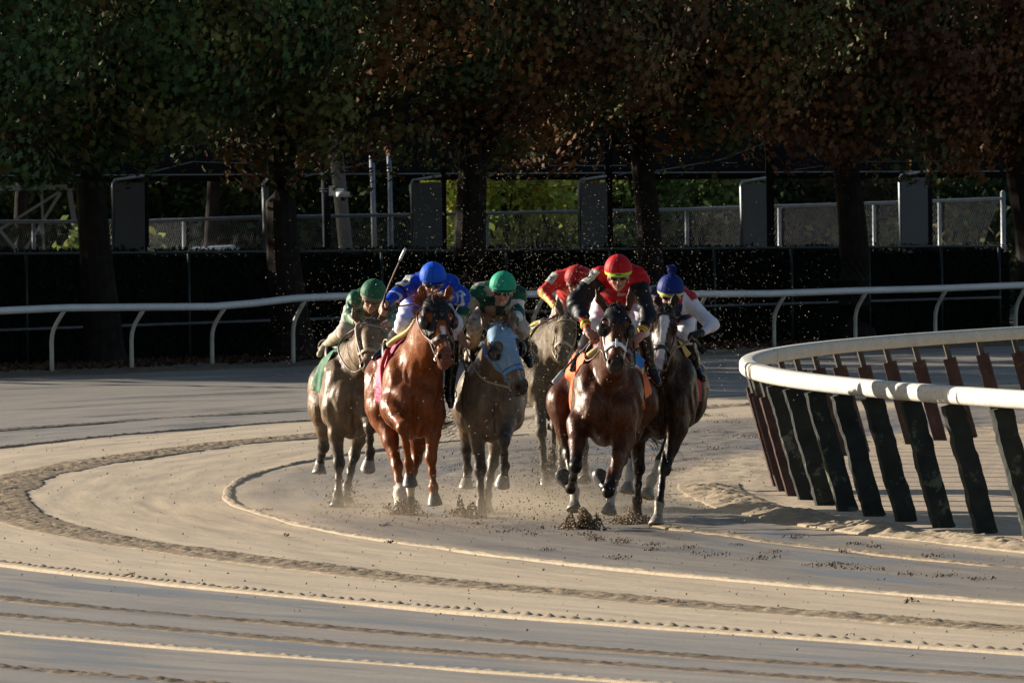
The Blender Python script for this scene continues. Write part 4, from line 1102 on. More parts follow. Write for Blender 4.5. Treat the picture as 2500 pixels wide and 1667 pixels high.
        mb.add(Vv, [(i*n+j, i*n+(j+1) % n, (i+1)*n+(j+1) % n, (i+1)*n+j) for i in range(len(rings)-1) for j in range(n)]+[tuple((len(rings)-1)*n+j for j in range(n))])
        ho = mb.build('hoof', hm, root, smooth=True)
    # tail and forelock / mane
    M_HAIR = simple('hair_'+S['coatname'], S.get('hair', (.015,.012,.010)), rough=0.5, var=.4, scale=30)
    tl = L((*S['tail'], 2.0)) if 'tail' in S else None
    rg = np.random.default_rng(sd+50)
    if tl is not None:
        dock = T(1.0, 0, hh*.55)+V3(0,.25,0)
        body = dock+(tl-dock)*.35+V3(0,.15,.03)
        hair_mesh('tail', [dock+rg.normal(size=3)*.02 for _ in range(180)], [unit(tl-dock+V3(0,.6,.2))]*180, np.linalg.norm(tl-dock)*1.15, .006, M_HAIR, root, droop=.9, seg=7, seed=sd, spread=.12)
        hair_mesh('tail_tip', [tl+rg.normal(size=3)*V3(.05,.12,.05) for _ in range(70)], [unit(V3(S.get('tdir', -.6), .2, -.25))]*70, .20, .0035, M_HAIR, root, droop=.6, seg=5, seed=sd+1, spread=.28)
    if S.get('forelock', True):
        hair_mesh('forelock', [hp(rg.uniform(-.035, .035), rg.uniform(-.02, .03), rg.uniform(-.02, .02)) for _ in range(90)], [unit(u*.6+nrm*.5+V3(0,0,.5))]*90, S.get('fl', .11), .003, M_HAIR, root, droop=1.1, seed=sd+2, spread=.4)
    hair_mesh('mane', [wl*(1-t)+crest*t+V3(rg.normal()*.02, .0, .09) for t in rg.uniform(.25, 1, 220)], [V3(rg.choice([-1, 1])*.7, .3, .5) for _ in range(220)], .13, .0035, M_HAIR, root, droop=1.4, seed=sd+3)
    return H

def shell(f, off, th): return lambda P: np.abs(f(P)-off)-th
def head_band(H, name, t0, t1, mat, off=.007, th=.0045, nmin=-.30, nmax=.3, parent=None, h=.0055, slope=0.0, colf=None, extra=None):
    hf = lambda P: H.B(P, {'head', 'neck'}) if True else 0
    def f(P):
        rel = P-H.P0; t = rel@H.u/H.k+slope*(rel@H.nrm); n = rel@H.nrm/H.k
        d = np.abs(H.Bh(P)-off)-th
        d = np.maximum(d, np.maximum(t0-t, t-t1)*H.k); d = np.maximum(d, np.maximum(nmin-n, n-nmax)*H.k)
        if extra is not None: d = np.maximum(d, extra(P, rel@H.side, t, n))
        return d
    c = H.P0+H.u*(t0+t1)/2*H.k; e = (t1-t0)/2*H.k+.2
    return sdf_obj(name, f, c-e, c+e, h, mat, parent or H.root, colf)
def finish_head_field(H):
    Bh = Body(); Bh.it = [i for i in H.B.it if i[2] == 'head']; H.Bh = Bh
    Bt = Body(); Bt.it = [i for i in H.B.it if i[2] in ('trunk', 'neck')]; H.Bt = Bt
def saddle(H, cloth_mat, sides, y0=.30, y1=.62, low=-.15, flare=.05, pad_mat=None, girth=True):
    """number cloth: a shell following the barrel, hanging on the given sides; saddle on top"""
    def mk(s):
        def f(P):
            z = P[:, 2]-H.F0[2]; t = (P-H.F0)@(H.R0-H.F0)/((H.R0-H.F0)@(H.R0-H.F0))
            xc = P[:, 0]-(H.F0[0]+t*(H.R0[0]-H.F0[0]))
            fl = flare*np.clip((H.hh*.6-z)/(H.hh*.6-low), 0, 1)**1.3*np.clip((t-.10*(H.hh*.8-z)-y0)/(y1-y0)*1.3+.06, 0, 1.2)
            wv = .008*np.sin(P[:, 1]*26+z*9+s)+.004*np.sin(P[:, 1]*61)
            d = np.abs(H.Bt(P)-.016-fl-wv)-.006
            slant = t-.10*(H.hh*.8-z)
            d = np.maximum(d, np.maximum(y0-slant, slant-y1)*1.4); d = np.maximum(d, (low-z)); return np.maximum(d, -s*xc-.02)
        return f
    ob = []
    for s in sides:
        lo = H.F0+V3(-.62, .1, low-.05) if s < 0 else H.F0+V3(-.10, .1, low-.05)
        hi = H.F0+V3(.10, 1.6, H.hh*1.3+.1) if s < 0 else H.F0+V3(.66, 1.6, H.hh*1.3+.1)
        ob.append(sdf_obj('saddle_cloth', mk(s), lo, hi, .0085, cloth_mat, H.root))
    S2 = Body(); c = H.T(.42, 0, H.hh*1.0)
    S2.ell(c+V3(0,0,.02), (.15,.24,.045), None, .03); S2.ell(c+V3(0,.2,.06), (.12,.07,.04), None, .03); S2.ell(c+V3(0,-.2,.07), (.06,.05,.05), None, .03)
    for s in (-1, 1): S2.ell(c+V3(s*.19,-.02,-.10), (.03,.17,.14), None, .03)
    sdf_obj('saddle', S2, c-V3(.3,.35,.3), c+V3(.3,.35,.2), .012, M_LEATHER, H.root)
    if girth:
        def g(P):
            t = (P-H.F0)@(H.R0-H.F0)/((H.R0-H.F0)@(H.R0-H.F0)); return np.maximum(np.abs(H.Bt(P)-.008)-.006, np.abs(t-.30)*1.4-.05)
        sdf_obj('girth', g, H.F0+V3(-.55,.1,-.6), H.F0+V3(.55,.9,.75), .011, M_WHITEL if girth == 'w' else M_LEATHER, H.root)
# ------------------------------------------------------------------ riders
M_SKIN = attr_mat('skin', rough=0.55, bmp=.0, spec=.4, mud=(.20,.15,.10), mud_amt=.02, mud_scale=60)
M_GOG = simple('goggle_lens', (.008,.008,.010), rough=0.08, var=0, spec=.8)
M_GOGF = simple('goggle_frame', (.30,.28,.25), rough=0.25, var=.2)
M_GOGMUD = simple('muddy_goggles', (.13,.10,.065), rough=0.4, var=.5, scale=40)
M_BLACKB = simple('black_boot_leather', (.010,.011,.016), rough=0.22, var=.3, scale=14, dirt=(.16,.14,.11), dirt_amt=.06)
M_MUDBOOT = simple('mud_coated_boot', (.40,.32,.21), rough=0.55, var=.4, scale=14, dirt=(.08,.06,.04), dirt_amt=.2)
M_BREECH = simple('white_breeches_cloth', (.66,.65,.72), rough=0.8, var=.12, scale=6, bmp=.006, dirt=(.3,.24,.17), dirt_amt=.05)
M_BREECHM = simple('muddy_breeches_cloth', (.46,.40,.36), rough=0.85, var=.3, scale=8, bmp=.006, dirt=(.22,.17,.11), dirt_amt=.3)
M_BANDSIL = simple('silver_arm_patch', (.42,.44,.40), rough=0.35, var=.2, scale=15, dirt=(.2,.17,.12), dirt_amt=.15)
M_INK = simple('black_number_ink', (.012,.012,.012), rough=0.6, var=0)
M_WHITENUM = simple('white_number_cloth', (.72,.72,.74), rough=0.5, var=.05)
M_WHIP = simple('whip_braid', (.035,.028,.022), rough=0.5, var=.3, scale=30); M_WHIPS = simple('whip_pale_leather', (.42,.42,.43), rough=0.3, var=.2, scale=30)
M_WHIPT = simple('whip_tan', (.20,.12,.085), rough=0.5, var=.3, scale=30); M_STIRRUP = simple('stirrup_metal', (.4,.4,.4), rough=.3, metal=.8, var=.1)
SKIN = (.42,.215,.145)

def text_obj(name, s, size, pos, M, mat, parent, thick=.0012):
    cu = bpy.data.curves.new('t', 'FONT'); cu.body = s; cu.size = size; cu.align_x = 'CENTER'; cu.align_y = 'CENTER'; cu.extrude = thick; cu.offset = size*.02
    o = bpy.data.objects.new('t', cu); COL.objects.link(o)
    dg = bpy.context.evaluated_depsgraph_get(); me = bpy.data.meshes.new_from_object(o.evaluated_get(dg))
    bpy.data.objects.remove(o); me.transform(Matrix(np.vstack([np.hstack([M, np.array(pos)[:, None]]), [0,0,0,1]]).tolist()))
    me.materials.clear(); me.name = name
    return link(name, me, mat, parent)
def make_person(S, H):
    A = H.A; L = H.L
    root = empty('person', tuple(A+V3(0, .2, 1.2)), S['label'], 'person', 'riders crouched over their horses'); off = V3(0, .2, 1.2)
    def Q(p): return L(p)-off
    J = {k: [Q(p) for p in S[k]] for k in ('sh', 'el', 'wr', 'ha', 'kn', 'an', 'toe')}
    cap = Q(S['cap']); chin = Q(S['chin']); hip = Q(S['hip'])
    hu = unit(cap-chin); f0 = unit(V3(S.get('look', 0.0), -1, S.get('nod', -.25))); fw = unit(f0-hu*(f0@hu)); rt = np.cross(fw, hu)
    HM = np.stack([rt, fw, hu], 1); ks = S.get('hs', 1.0)
    h = lambda r, f, u_: cap+(rt*r+fw*f+hu*u_)*ks
    B = Body()
    B.ell(h(0,-.01,0), (.078,.098,.10), HM, .02, 'head'); B.ell(h(0,.032,-.07), (.062,.056,.075), HM, .02, 'head')
    B.ell(h(0,.045,-.125), (.042,.04,.035), HM, .02, 'head'); B.ell(h(0,.075,-.150), (.019,.016,.015), HM, .015, 'head')
    B.cone(h(0,.086,-.045), h(0,.108,-.086), .008, .0135, .012, 'head'); B.ell(h(0,.080,-.030), (.050,.018,.011), HM, .012, 'head')
    for s in (-1, 1):
        B.add(Ell(h(s*.030,.098,-.048), (.017,.014,.011), HM), .01, 'head', '-')
        B.ell(h(s*.036,.062,-.078), (.020,.026,.024), HM, .015, 'head'); B.ell(h(s*.079,-.005,-.062), (.010,.022,.032), HM, .006, 'head')
        B.ell(h(s*.011,.098,-.090), (.007,.008,.006), HM, .006, 'head')
    B.ell(h(0,.089,-.111), (.022,.010,.0055), HM, .005, 'head'); B.ell(h(0,.086,-.124), (.019,.010,.006), HM, .005, 'head')
    B.add(Ell(h(0,.098,-.1175), (.017,.010,.0026), HM), .003, 'head', '-')
    sc = (J['sh'][0]+J['sh'][1])/2
    B.cone(h(0,-.03,-.10), sc+V3(0,.0,.02), .054, .07, .04, 'neck')
    B.cone(sc+V3(0,.02,-.02), (sc+hip)/2, .125, .12, .08, 'torso', (1.2,1,1)); B.cone((sc+hip)/2, hip, .12, .125, .08, 'torso', (1.2,1,1))
    for i in (0, 1):
        B.cone(sc, J['sh'][i], .07, .055, .04, 'torso')
        B.cone(J['sh'][i], J['el'][i], .050, .038, .03, 'arm'); B.cone(J['el'][i], J['wr'][i], .038, .026, .03, 'arm')
        B.cone(hip, J['kn'][i], .10, .062, .05, 'leg'); B.cone(J['kn'][i], J['an'][i], .055, .036, .03, 'leg'); B.cone(J['an'][i], J['toe'][i], .034, .026, .02, 'leg')
    # hands
    hands = []
    for i in (0, 1):
        w, e = J['wr'][i], J['ha'][i]; d = unit(e-w); cl = S.get('curl', (1, 1))[i]
        pn = V3(*S.get('palm', [(0,.5,-1), (0,.5,-1)])[i]); pn = unit(pn-d*(pn@d)); lat = np.cross(d, pn); inner = S.get('thumb', [1, -1])[i]
        if lat[0]*inner < 0: lat = -lat
        HMm = np.stack([lat, d, pn], 1)
        B.cone(w, w+d*.03, .027, .027, .015, 'hand'); B.ell(w+d*.052, (.042,.048,.020), HMm, .015, 'hand')
        for j, (lx, ln) in enumerate([(.031,.95),(.011,1.05),(-.010,1.0),(-.030,.8)]):
            k0 = w+d*(.088-.004*abs(j-1))+lat*lx; ang = np.cumsum([R(38)*cl+R(3*j), R(72)*cl, R(55)*cl]); p = k0
            for a, sl, ra in zip(ang, (.040, .028, .022), (.0105, .0098, .0088)):
                q = p+(d*math.cos(a)+pn*math.sin(a))*sl*ln; B.cone(p, q, ra, ra*.93, .006, 'hand'); p = q
        t0 = w+d*.035+lat*.034; t1 = t0+unit(d*.8+lat*.75+pn*.35)*.036; t2 = t1+unit(d*.9-lat*.1+pn*.6)*.030
        B.cone(t0, t1, .014, .012, .01, 'hand'); B.cone(t1, t2, .0115, .0095, .006, 'hand')
        hands.append((w, d, pn, lat))
    allp = np.array([cap, chin, hip]+[p for k in J for p in J[k]])
    lo = allp.min(0)-.17; hi = allp.max(0)+.17
    skc = np.array(S.get('skin', SKIN))
    def bcol(P):
        c = np.tile(skc, (len(P), 1))
        rel = (P-cap)@HM/ks
        m = np.exp(-((rel[:, 2]+.1175)/.010)**2-(rel[:, 0]/.020)**2)*(rel[:, 1] > .06); c = lerp(c, (.28,.07,.06), np.clip(m, 0, .8))
        m = np.exp(-((rel[:, 2]+.1175)/.003)**2-(rel[:, 0]/.015)**2)*(rel[:, 1] > .06); c = lerp(c, (.06,.02,.02), np.clip(m, 0, 1))
        m = np.exp(-((rel[:, 2]+.085)/.02)**2-((np.abs(rel[:, 0])-.035)/.02)**2)*(rel[:, 1] > .03); c = lerp(c, (.48,.20,.14), np.clip(m*.4, 0, 1))
        if S.get('facemud'):
            mm = sstep(fnoise(P[:, 0]*30, P[:, 1]*30, P[:, 2]*22, 5, 3), .9-S['facemud']*1.3, 1.2-S['facemud']*1.3)*(rel[:, 2] > -.22); c = lerp(c, (.19,.14,.085), mm*.85)
        if S.get('glove'):
            for i in S['glove']:
                w = hands[i][0]; dd = np.linalg.norm(P-(w+hands[i][1]*.06), axis=1); c = lerp(c, (.012,.012,.014), (dd < .13)*1.0)
        return c
    sdf_obj('body', B, lo, hi, .0068, M_SKIN, root, bcol)
    wr_amp = S.get('wrinkle', .006); sd = S.get('seed', 3)
    # jersey
    G = Body()
    G.cone(sc+V3(0,.02,-.01), (sc+hip)/2, .142, .138, .08, 't', (1.22,1,1)); G.cone((sc+hip)/2, hip, .138, .138, .08, 't', (1.2,1,1))
    G.cone(h(0,-.035,-.14), sc, .062, .10, .05, 't')
    for i in (0, 1):
        G.cone(sc, J['sh'][i], .092, .070, .05, 't'); G.ell(J['sh'][i], (.074,.078,.074), None, .04, 't')
        pf = S.get('puff', (0, 0))[i]
        G.cone(J['sh'][i], J['el'][i], .066+pf*.4, .054+pf, .03, 'a'); G.cone(J['el'][i], J['wr'][i]*.93+J['el'][i]*.07, .052+pf*.8, .033, .03, 'a')
    def jw(P):
        a = wr_amp*np.sin((P[:, 2]*55+P[:, 0]*38+5*vnoise(P[:, 0]*9, P[:, 1]*9, P[:, 2]*9, sd)))*np.clip(vnoise(P[:, 0]*7, P[:, 1]*7, P[:, 2]*7, sd+3)+.35, 0, 1)
        b = wr_amp*1.3*vnoise(P[:, 0]*14, P[:, 1]*10, P[:, 2]*14, sd+1)
        c = np.zeros(len(P))
        for i in (0, 1):
            t, d = segt(P, J['el'][i], J['wr'][i]); c += .22*wr_amp*np.sin(t*29+4*vnoise(P[:, 0]*12, P[:, 1]*12, P[:, 2]*12, sd+7))*(d < .1)
            t, d = segt(P, J['sh'][i], J['el'][i]); c += .15*wr_amp*np.sin(t*24+4*vnoise(P[:, 0]*12, P[:, 1]*12, P[:, 2]*12, sd+8))*(d < .1)
        return a+b+c
    G.warp = jw
    def jf(P):
        d = G(P)
        for i in (0, 1):
            n_ = unit(J['wr'][i]-J['el'][i]); e = (P-(J['wr'][i]-n_*.012))@n_; near = np.linalg.norm(P-J['wr'][i], axis=1) < .16; d = np.where(near, np.maximum(d, e), d)
        nn = unit(hip-sc); return np.maximum(d, (P-hip)@nn-.06)
    def info(P):
        o = []
        for i in (0, 1):
            tu, du = segt(P, J['sh'][i], J['el'][i]); tf, df = segt(P, J['el'][i], J['wr'][i]); o.append((tu, du, tf, df, (np.minimum(du, df) < .115)*((tu > .03)|(tf > .01))))
        return o
    M_J = attr_mat('silk_'+S['id'], rough=S.get('jrough', .5), mud=(.27,.215,.14), mud_amt=S.get('jmud', .03), mud_scale=42, bmp=.002, bscale=18, spec=.16)
    sdf_obj('jersey', jf, lo, hi, .0072, M_J, root, lambda P: S['jcol'](P, info(P), sc, hip, J))
    # breeches and boots
    Lb = Body(); Lb.ell(hip+V3(0,.02,-.02), (.17,.16,.15), None, .05)
    for i in (0, 1): Lb.cone(hip+V3((-.07, .07)[i],0,0), J['kn'][i], .115, .072, .05); Lb.cone(J['kn'][i], J['kn'][i]*.72+J['an'][i]*.28, .066, .056, .03)
    Lb.warp = lambda P: .007*vnoise(P[:, 0]*16, P[:, 1]*16, P[:, 2]*12, sd+4)+.003*np.sin(P[:, 2]*90+P[:, 0]*50)
    sdf_obj('breeches', Lb, lo, hi, .0085, S.get('breech', M_BREECH), root)
    for i in (0, 1):
        Bo = Body(); k0 = J['kn'][i]*.80+J['an'][i]*.20
        Bo.cone(k0, J['kn'][i]*.4+J['an'][i]*.6, .066, .054, .03); Bo.cone(J['kn'][i]*.4+J['an'][i]*.6, J['an'][i], .054, .042, .03)
        fd = unit(J['toe'][i]-J['an'][i]); Bo.cone(J['an'][i]-fd*.03-V3(0,0,.01), J['an'][i]+fd*.06, .042, .038, .025); Bo.cone(J['an'][i]+fd*.06, J['toe'][i], .037, .028, .02)
        Bo.warp = lambda P: .003*np.sin((P@V3(30,20,70)))*vnoise(P[:, 0]*14, P[:, 1]*14, P[:, 2]*14, 2)
        pl = np.array([k0, J['an'][i], J['toe'][i]])
        nn = unit(J['an'][i]-k0)
        sdf_obj('boot', lambda P: np.maximum(Bo(P), -(P-k0)@nn), pl.min(0)-.1, pl.max(0)+.1, .0075, S.get('boot', [M_BLACKB]*2)[i], root)
        # stirrup iron under the foot belongs to the tack
        t = J['an'][i]+fd*.05+off; mb = MB(); dn = V3(0,.0,-1); sd_ = unit(np.cross(fd, V3(0,0,1)))
        ring = [t+sd_*.058*math.sin(a)+V3(0,0,1)*(.055*math.cos(a)+.025) for a in np.linspace(R(-125), R(125), 12)]; mb.tube(ring, .006, 5)
        mb.box(t+V3(0,0,-.035), (.09,.05,.012)); mb.build('stirrup', M_STIRRUP, H.root)
    # cap
    cr = S.get('capr', .114); cm, nt, b = None, None, None
    Cc = Ell(h(0,-.008,.004), (cr*ks, (cr+.016)*ks, (cr+.008)*ks), HM); Cp = Ell(h(0,.085,-.028), (.086*ks,.062*ks,.014*ks), HM)
    def capf(P):
        rel = (P-cap)@HM/ks; d = Cc(P)
        d = np.maximum(d, (-.036-rel[:, 2])*ks); d = np.maximum(d, -(Cc(P)+.010))
        pt = S.get('peak', 1)
        if pt: d = smin(d, Cp(P), .012)
        sm = .0022*np.exp(-(rel[:, 0]/.004)**2)+.0018*np.exp(-(rel[:, 1]/.005)**2); ang = np.arctan2(rel[:, 0], rel[:, 1])
        sm = sm+.0016*np.exp(-((np.abs(ang)-R(42))/.05)**2)
        tip = .006*np.exp(-(np.hypot(rel[:, 0], rel[:, 1])/.012)**2)*(rel[:, 2] > .08)
        return d-sm*(rel[:, 2] > 0)-tip+.0012*vnoise(P[:, 0]*40, P[:, 1]*40, P[:, 2]*40, 2)
    cc = np.array(S['capcol'])
    def capc(P):
        rel = (P-cap)@HM/ks; c = np.tile(cc, (len(P), 1))
        c = c*(1-.40*np.exp(-(rel[:, 0]/.0055)**2)*(rel[:, 2] > .0))[:, None]
        b0, b1, bc = S.get('band', (-.022, -.004, tuple(cc*.35))); m = sstep(rel[:, 2], b0-.002, b0+.002)*sstep(-rel[:, 2], -b1-.002, -b1+.002)*(Cc(P) > -.004); c = lerp(c, bc, m)
        return c
    M_C = attr_mat('cap_'+S['id'], rough=.6, mud=(.30,.24,.15), mud_amt=S.get('capmud', 0.02), mud_scale=90, bmp=.0012, bscale=120, spec=.15, sheen=.0)
    co = sdf_obj('cap', capf, cap-.19, cap+.19, .0052, M_C, root, capc)
    if 'bandtext' in S:
        tp = h(0, cr+.0165, (S['band'][0]+S['band'][1])/2); text_obj('number', S['bandtext'], .026*ks, tp, np.stack([-rt*1.9, hu, fw], 1), M_INK, co, .0035)
    if S.get('pompom'):
        pc = h(0, -.01, cr+.052); P_ = []; rg = np.random.default_rng(3)
        dirs = rg.normal(size=(900, 3)); dirs /= np.linalg.norm(dirs, axis=1)[:, None]
        sdf_obj('pompom_core', Ell(pc, (.036,.036,.034)), pc-.06, pc+.06, .006, M_C, co, lambda P: np.tile(cc*.5, (len(P), 1)))
        hair_mesh('pompom', [pc+d*.03 for d in dirs], dirs, .018, .0028, simple('pompom_wool', tuple(cc*1.3), rough=.9, var=.4, scale=60), co, droop=.1, seg=2, seed=4, spread=.3)
    # goggles
    gm = S.get('goggles', 'dark')
    if gm:
        gf = lambda P: np.maximum(np.maximum(Ell(h(0,.045,-.046), (.083*ks,.066*ks,.040*ks), HM)(P), -((P-cap)@HM)[:, 1]/ks*1.0+.03), -np.minimum(Ell(h(-.034,.112,-.046), (.030,.03,.022), HM)(P), Ell(h(.034,.112,-.046), (.030,.03,.022), HM)(P)))
        go = sdf_obj('goggles', gf, cap-.16, cap+.13, .0048, M_GOGMUD if gm == 'mud' else M_GOGF, root)
        for s in (-1, 1): sdf_obj('lens', Ell(h(s*.034,.098,-.047), (.031,.012,.023), HM), h(s*.034,.10,-.047)-.05, h(s*.034,.10,-.047)+.05, .004, M_GOGMUD if gm == 'mud' else M_GOG, go)
    # arm patch with number
    for (i, txt, t0, t1, pm, inkm) in S.get('patch', []):
        a, bb = J['sh'][i], J['el'][i]; ax = unit(bb-a)
        od = unit(V3((-.55, .55)[i]*1.0, -.75, .55)); od = unit(od-ax*(od@ax)); ll = np.linalg.norm(bb-a)
        def pf_(P):
            t, d = segt(P, a, bb); rel = P-(a+ax*ll*((t0+t1)/2)); lat_ = np.cross(ax, od)
            dd = np.abs(G(P)-.006)-.004; dd = np.maximum(dd, np.abs(rel@ax)-ll*(t1-t0)/2); dd = np.maximum(dd, np.abs(rel@lat_)-.045); return np.maximum(dd, .01-rel@od)
        c0 = a+ax*ll*(t0+t1)/2; po = sdf_obj('arm_patch', pf_, c0-.16, c0+.16, .0055, pm, root)
        lat_ = np.cross(ax, od); rs = np.linspace(.04, .18, 80); gv = G(c0+rs[:, None]*od); rr_ = rs[np.argmax(gv > 0)]-.004
        # lay the figure on the patch, reading along the arm
        xax = lat_ if lat_[0] > 0 else -lat_; yax = np.cross(od, xax)
        text_obj('number', txt, .085, c0+od*(rr_+.012), np.stack([xax, yax, od], 1), inkm, po, .004)
    H.J = J; H.off = off
    return root, J, off, hands

def whip(label, H, pts, mats=(M_BLACKCL, M_WHIP, M_WHIPS), w=(.010, .0055, .010), flap=True):
    """pts: photograph points from grip end to tip"""
    P = [H.L(p)+H.A for p in pts]; o = Vector(P[0]); t = empty('riding_whip', tuple(P[0]), label, 'whip', 'whips carried by the riders')
    P = [Vector(p)-o for p in P]
    full = curve_pts(P, 20) if len(P) > 2 else [P[0].lerp(P[1], k/20) for k in range(21)]
    n = len(full); a, b = int(n*.28), int(n*.72)
    for nm, s0, s1, m, ww in (('grip', 0, a, mats[0], w[0]), ('shaft', a, b, mats[1], w[1]), ('flap', b, n-1, mats[2], w[2])):
        mb = MB(); mb.tube([tuple(p) for p in full[s0:s1+1]], ww, 7); mb.build(nm, m, t, smooth=True)

# pixel helpers: enlarged crops the points were read from
a1 = lambda x, y, d=0: (740+x/3.921, 600+y/3.921, d)
b1 = lambda x, y, d=0: (1260+x/3.921, 580+y/3.921, d)
c1 = lambda x, y, d=0: (740+x/3.921, 900+y/3.921, d)
d1 = lambda x, y, d=0: (1260+x/3.921, 900+y/3.921, d)
e1 = lambda x, y, d=0: (760+x/5.807, 660+y/5.807, d)
e2 = lambda x, y, d=0: (890+x/5.227, 600+y/5.227, d)
e3 = lambda x, y, d=0: (1090+x/4.9, 640+y/4.9, d)
e4 = lambda x, y, d=0: (1270+x/4.61, 620+y/4.61, d)
e5 = lambda x, y, d=0: (1340+x/4.357, 600+y/4.357, d)
e6 = lambda x, y, d=0: (1550+x/4.9, 640+y/4.9, d)
XY = lambda p: (p[0], p[1])
def ears(f, *q): return [(*XY(f(a, b)), *XY(f(c, d))) for a, b, c, d in q]

HS = {}
HS[5] = dict(D0=91.7, cx=1484, rx=1473, cy=972, hw=.285, hh=.36, nb=(1490, 930), poll=XY(e5(722,640)), muz=XY(e5(712,1290)), pd=-.42, md=-.78, yaw=.10, tilt=0,
  ears=ears(e5, (595,660,500,460), (850,640,862,440)), coatname='dark_bay', qw=.36, col=(.070,.022,.009), points=(.008,.007,.007), black_from=.55, seed=5, rough=.30, spec=.7, flecks=.05, mud=.0, hwid=1.0,
  legs={'FR': [d1(600,540,.12), d1(570,930,-.30), d1(522,1150,.02), d1(448,1030,.08)], 'FL': [d1(1030,640,.12), d1(885,1170,-.28), d1(850,1130,.02), d1(812,1050,.10)],
        'HR': [d1(430,330,1.35), d1(500,830,1.25), d1(560,1170,.95), d1(555,1370,.80)], 'HL': [d1(1220,330,1.35), d1(1010,860,1.25), d1(915,1180,.95), d1(885,1395,.80)]},
  hoofmat={'HR': M_HOOF, 'HL': M_HOOF}, socks={'HR': (.8,(.40,.36,.28)), 'HL': (.8,(.40,.36,.28))}, hair=(.010,.009,.012), label='dark bay lead racehorse with white noseband, black hood and orange saddle cloth', fl=.13)
HS[6] = dict(D0=93.4, cx=1618, rx=1642, cy=955, hw=.27, hh=.37, nb=(1625, 905), poll=XY(e6(372,530)), muz=XY(e6(280,1300)), pd=-.38, md=-.72, yaw=.12, tilt=-.05,
  ears=ears(e6, (300,500,275,400), (450,500,478,375)), coatname='black_brown', col=(.026,.012,.007), points=(.012,.012,.013), black_from=.3, seed=6, rough=.34, spec=.6, flecks=.06,
  legs={'FR': [d1(1150,560,.2), d1(1175,950,.35), d1(1160,1250,.55), d1(1155,1480,.60)], 'FL': [d1(1530,560,.05), d1(1420,960,-.10), d1(1372,1290,-.22), d1(1338,1510,-.30)],
        'HL': [d1(1640,350,1.35), d1(1390,880,1.15), d1(1300,1060,1.0), d1(1245,1240,.85)], 'HR': [d1(1200,500,1.4), d1(1110,820,1.35), d1(1085,1030,1.2), d1(1060,1195,1.1)]},
  hoofmat={'FL': M_HOOF, 'HL': M_HOOF, 'HR': M_HOOF}, socks={'HL': (.15,(.42,.36,.28)), 'HR': (.25,(.46,.42,.36)), 'FL': (1.0,(.3,.26,.2))},
  marks=[(.10,.16,.030,.045,(.60,.58,.60)), (.16,.36,.036,.022,(.60,.58,.60)), (.36,.50,.022,.038,(.60,.58,.60)), (.50,.58,.034,.030,(.50,.44,.46))], snip=True, jaw=.045, tongue=(.55,.09,.03), mzs=.6,
  tail=XY(d1(1300,650)), tdir=.5, label='black brown racehorse with a broad white blaze and open mouth on the inside')
HS[3] = dict(D0=95.6, cx=1209, rx=1200, cy=965, hw=.255, hh=.37, nb=(1210, 905), poll=XY(e3(640,745)), muz=XY(e3(938,1550)), pd=-.40, md=-.62, yaw=.30, tilt=-.30,
  ears=ears(e3, (545,840,400,610), (765,740,800,565)), coatname='muddy_brown', col=(.165,.122,.086), points=(.050,.045,.045), black_from=.5, seed=3, rough=.33, spec=.7, flecks=.26, mud=.42,
  legs={'FR': [c1(1640,430,.12), c1(1695,960,.05), c1(1702,1290,.0), c1(1690,1430,-.05)], 'FL': [c1(1985,420,.10), c1(1925,690,-.30), c1(1930,930,-.12), c1(1905,1115,-.10)],
        'HR': [c1(1560,380,1.45), c1(1560,760,1.75), c1(1572,960,1.95), c1(1560,1150,1.9)], 'HL': [c1(1880,480,1.35), c1(1815,900,1.35), c1(1762,1200,1.1), c1(1755,1390,1.0)]},
  hoofmat={'FL': M_HOOF, 'HR': M_HOOF}, marks=[(.40,.50,.006,.012,(.5,.45,.42))], tail=XY(c1(1420,520)), tdir=-.9, label='mud spattered brown racehorse in a pale blue hood turning its head to the side')
HS[2] = dict(D0=95.3, qw=.29, cx=1012, rx=970, cy=955, hw=.25, hh=.375, nb=(1010, 905), poll=XY(e2(905,630)), muz=XY(e2(1062,1480)), pd=-.40, md=-.74, yaw=.22, tilt=-.12,
  ears=ears(e2, (760,640,728,500), (1050,640,1085,500)), coatname='chestnut', col=(.19,.056,.017), points=None, seed=2, rough=.30, spec=.7, flecks=.05, hwid=1.05,
  legs={'FR': [c1(850,370,.10), c1(960,560,-.38), c1(1012,900,-.20), c1(1025,1120,-.22)], 'FL': [c1(1255,430,.12), c1(1225,850,.0), c1(1248,1130,-.05), c1(1262,1305,-.08)],
        'HR': [c1(770,420,1.3), c1(900,930,1.0), c1(930,1200,.8), c1(936,1395,.68)], 'HL': [c1(1110,560,1.35), c1(1085,860,1.35), c1(1030,1100,1.1), c1(1020,1330,1.0)]},
  socks={'HL': (.75,(.50,.42,.28))}, hair=(.23,.085,.04), marks=[(.30,.40,.018,.016,(.6,.58,.58)), (.43,.47,.005,.010,(.5,.45,.42))], mzs=.55, mz=.46, muzcol=(.09,.045,.04), label='bright chestnut racehorse in a black blinker hood with pink saddle cloth')
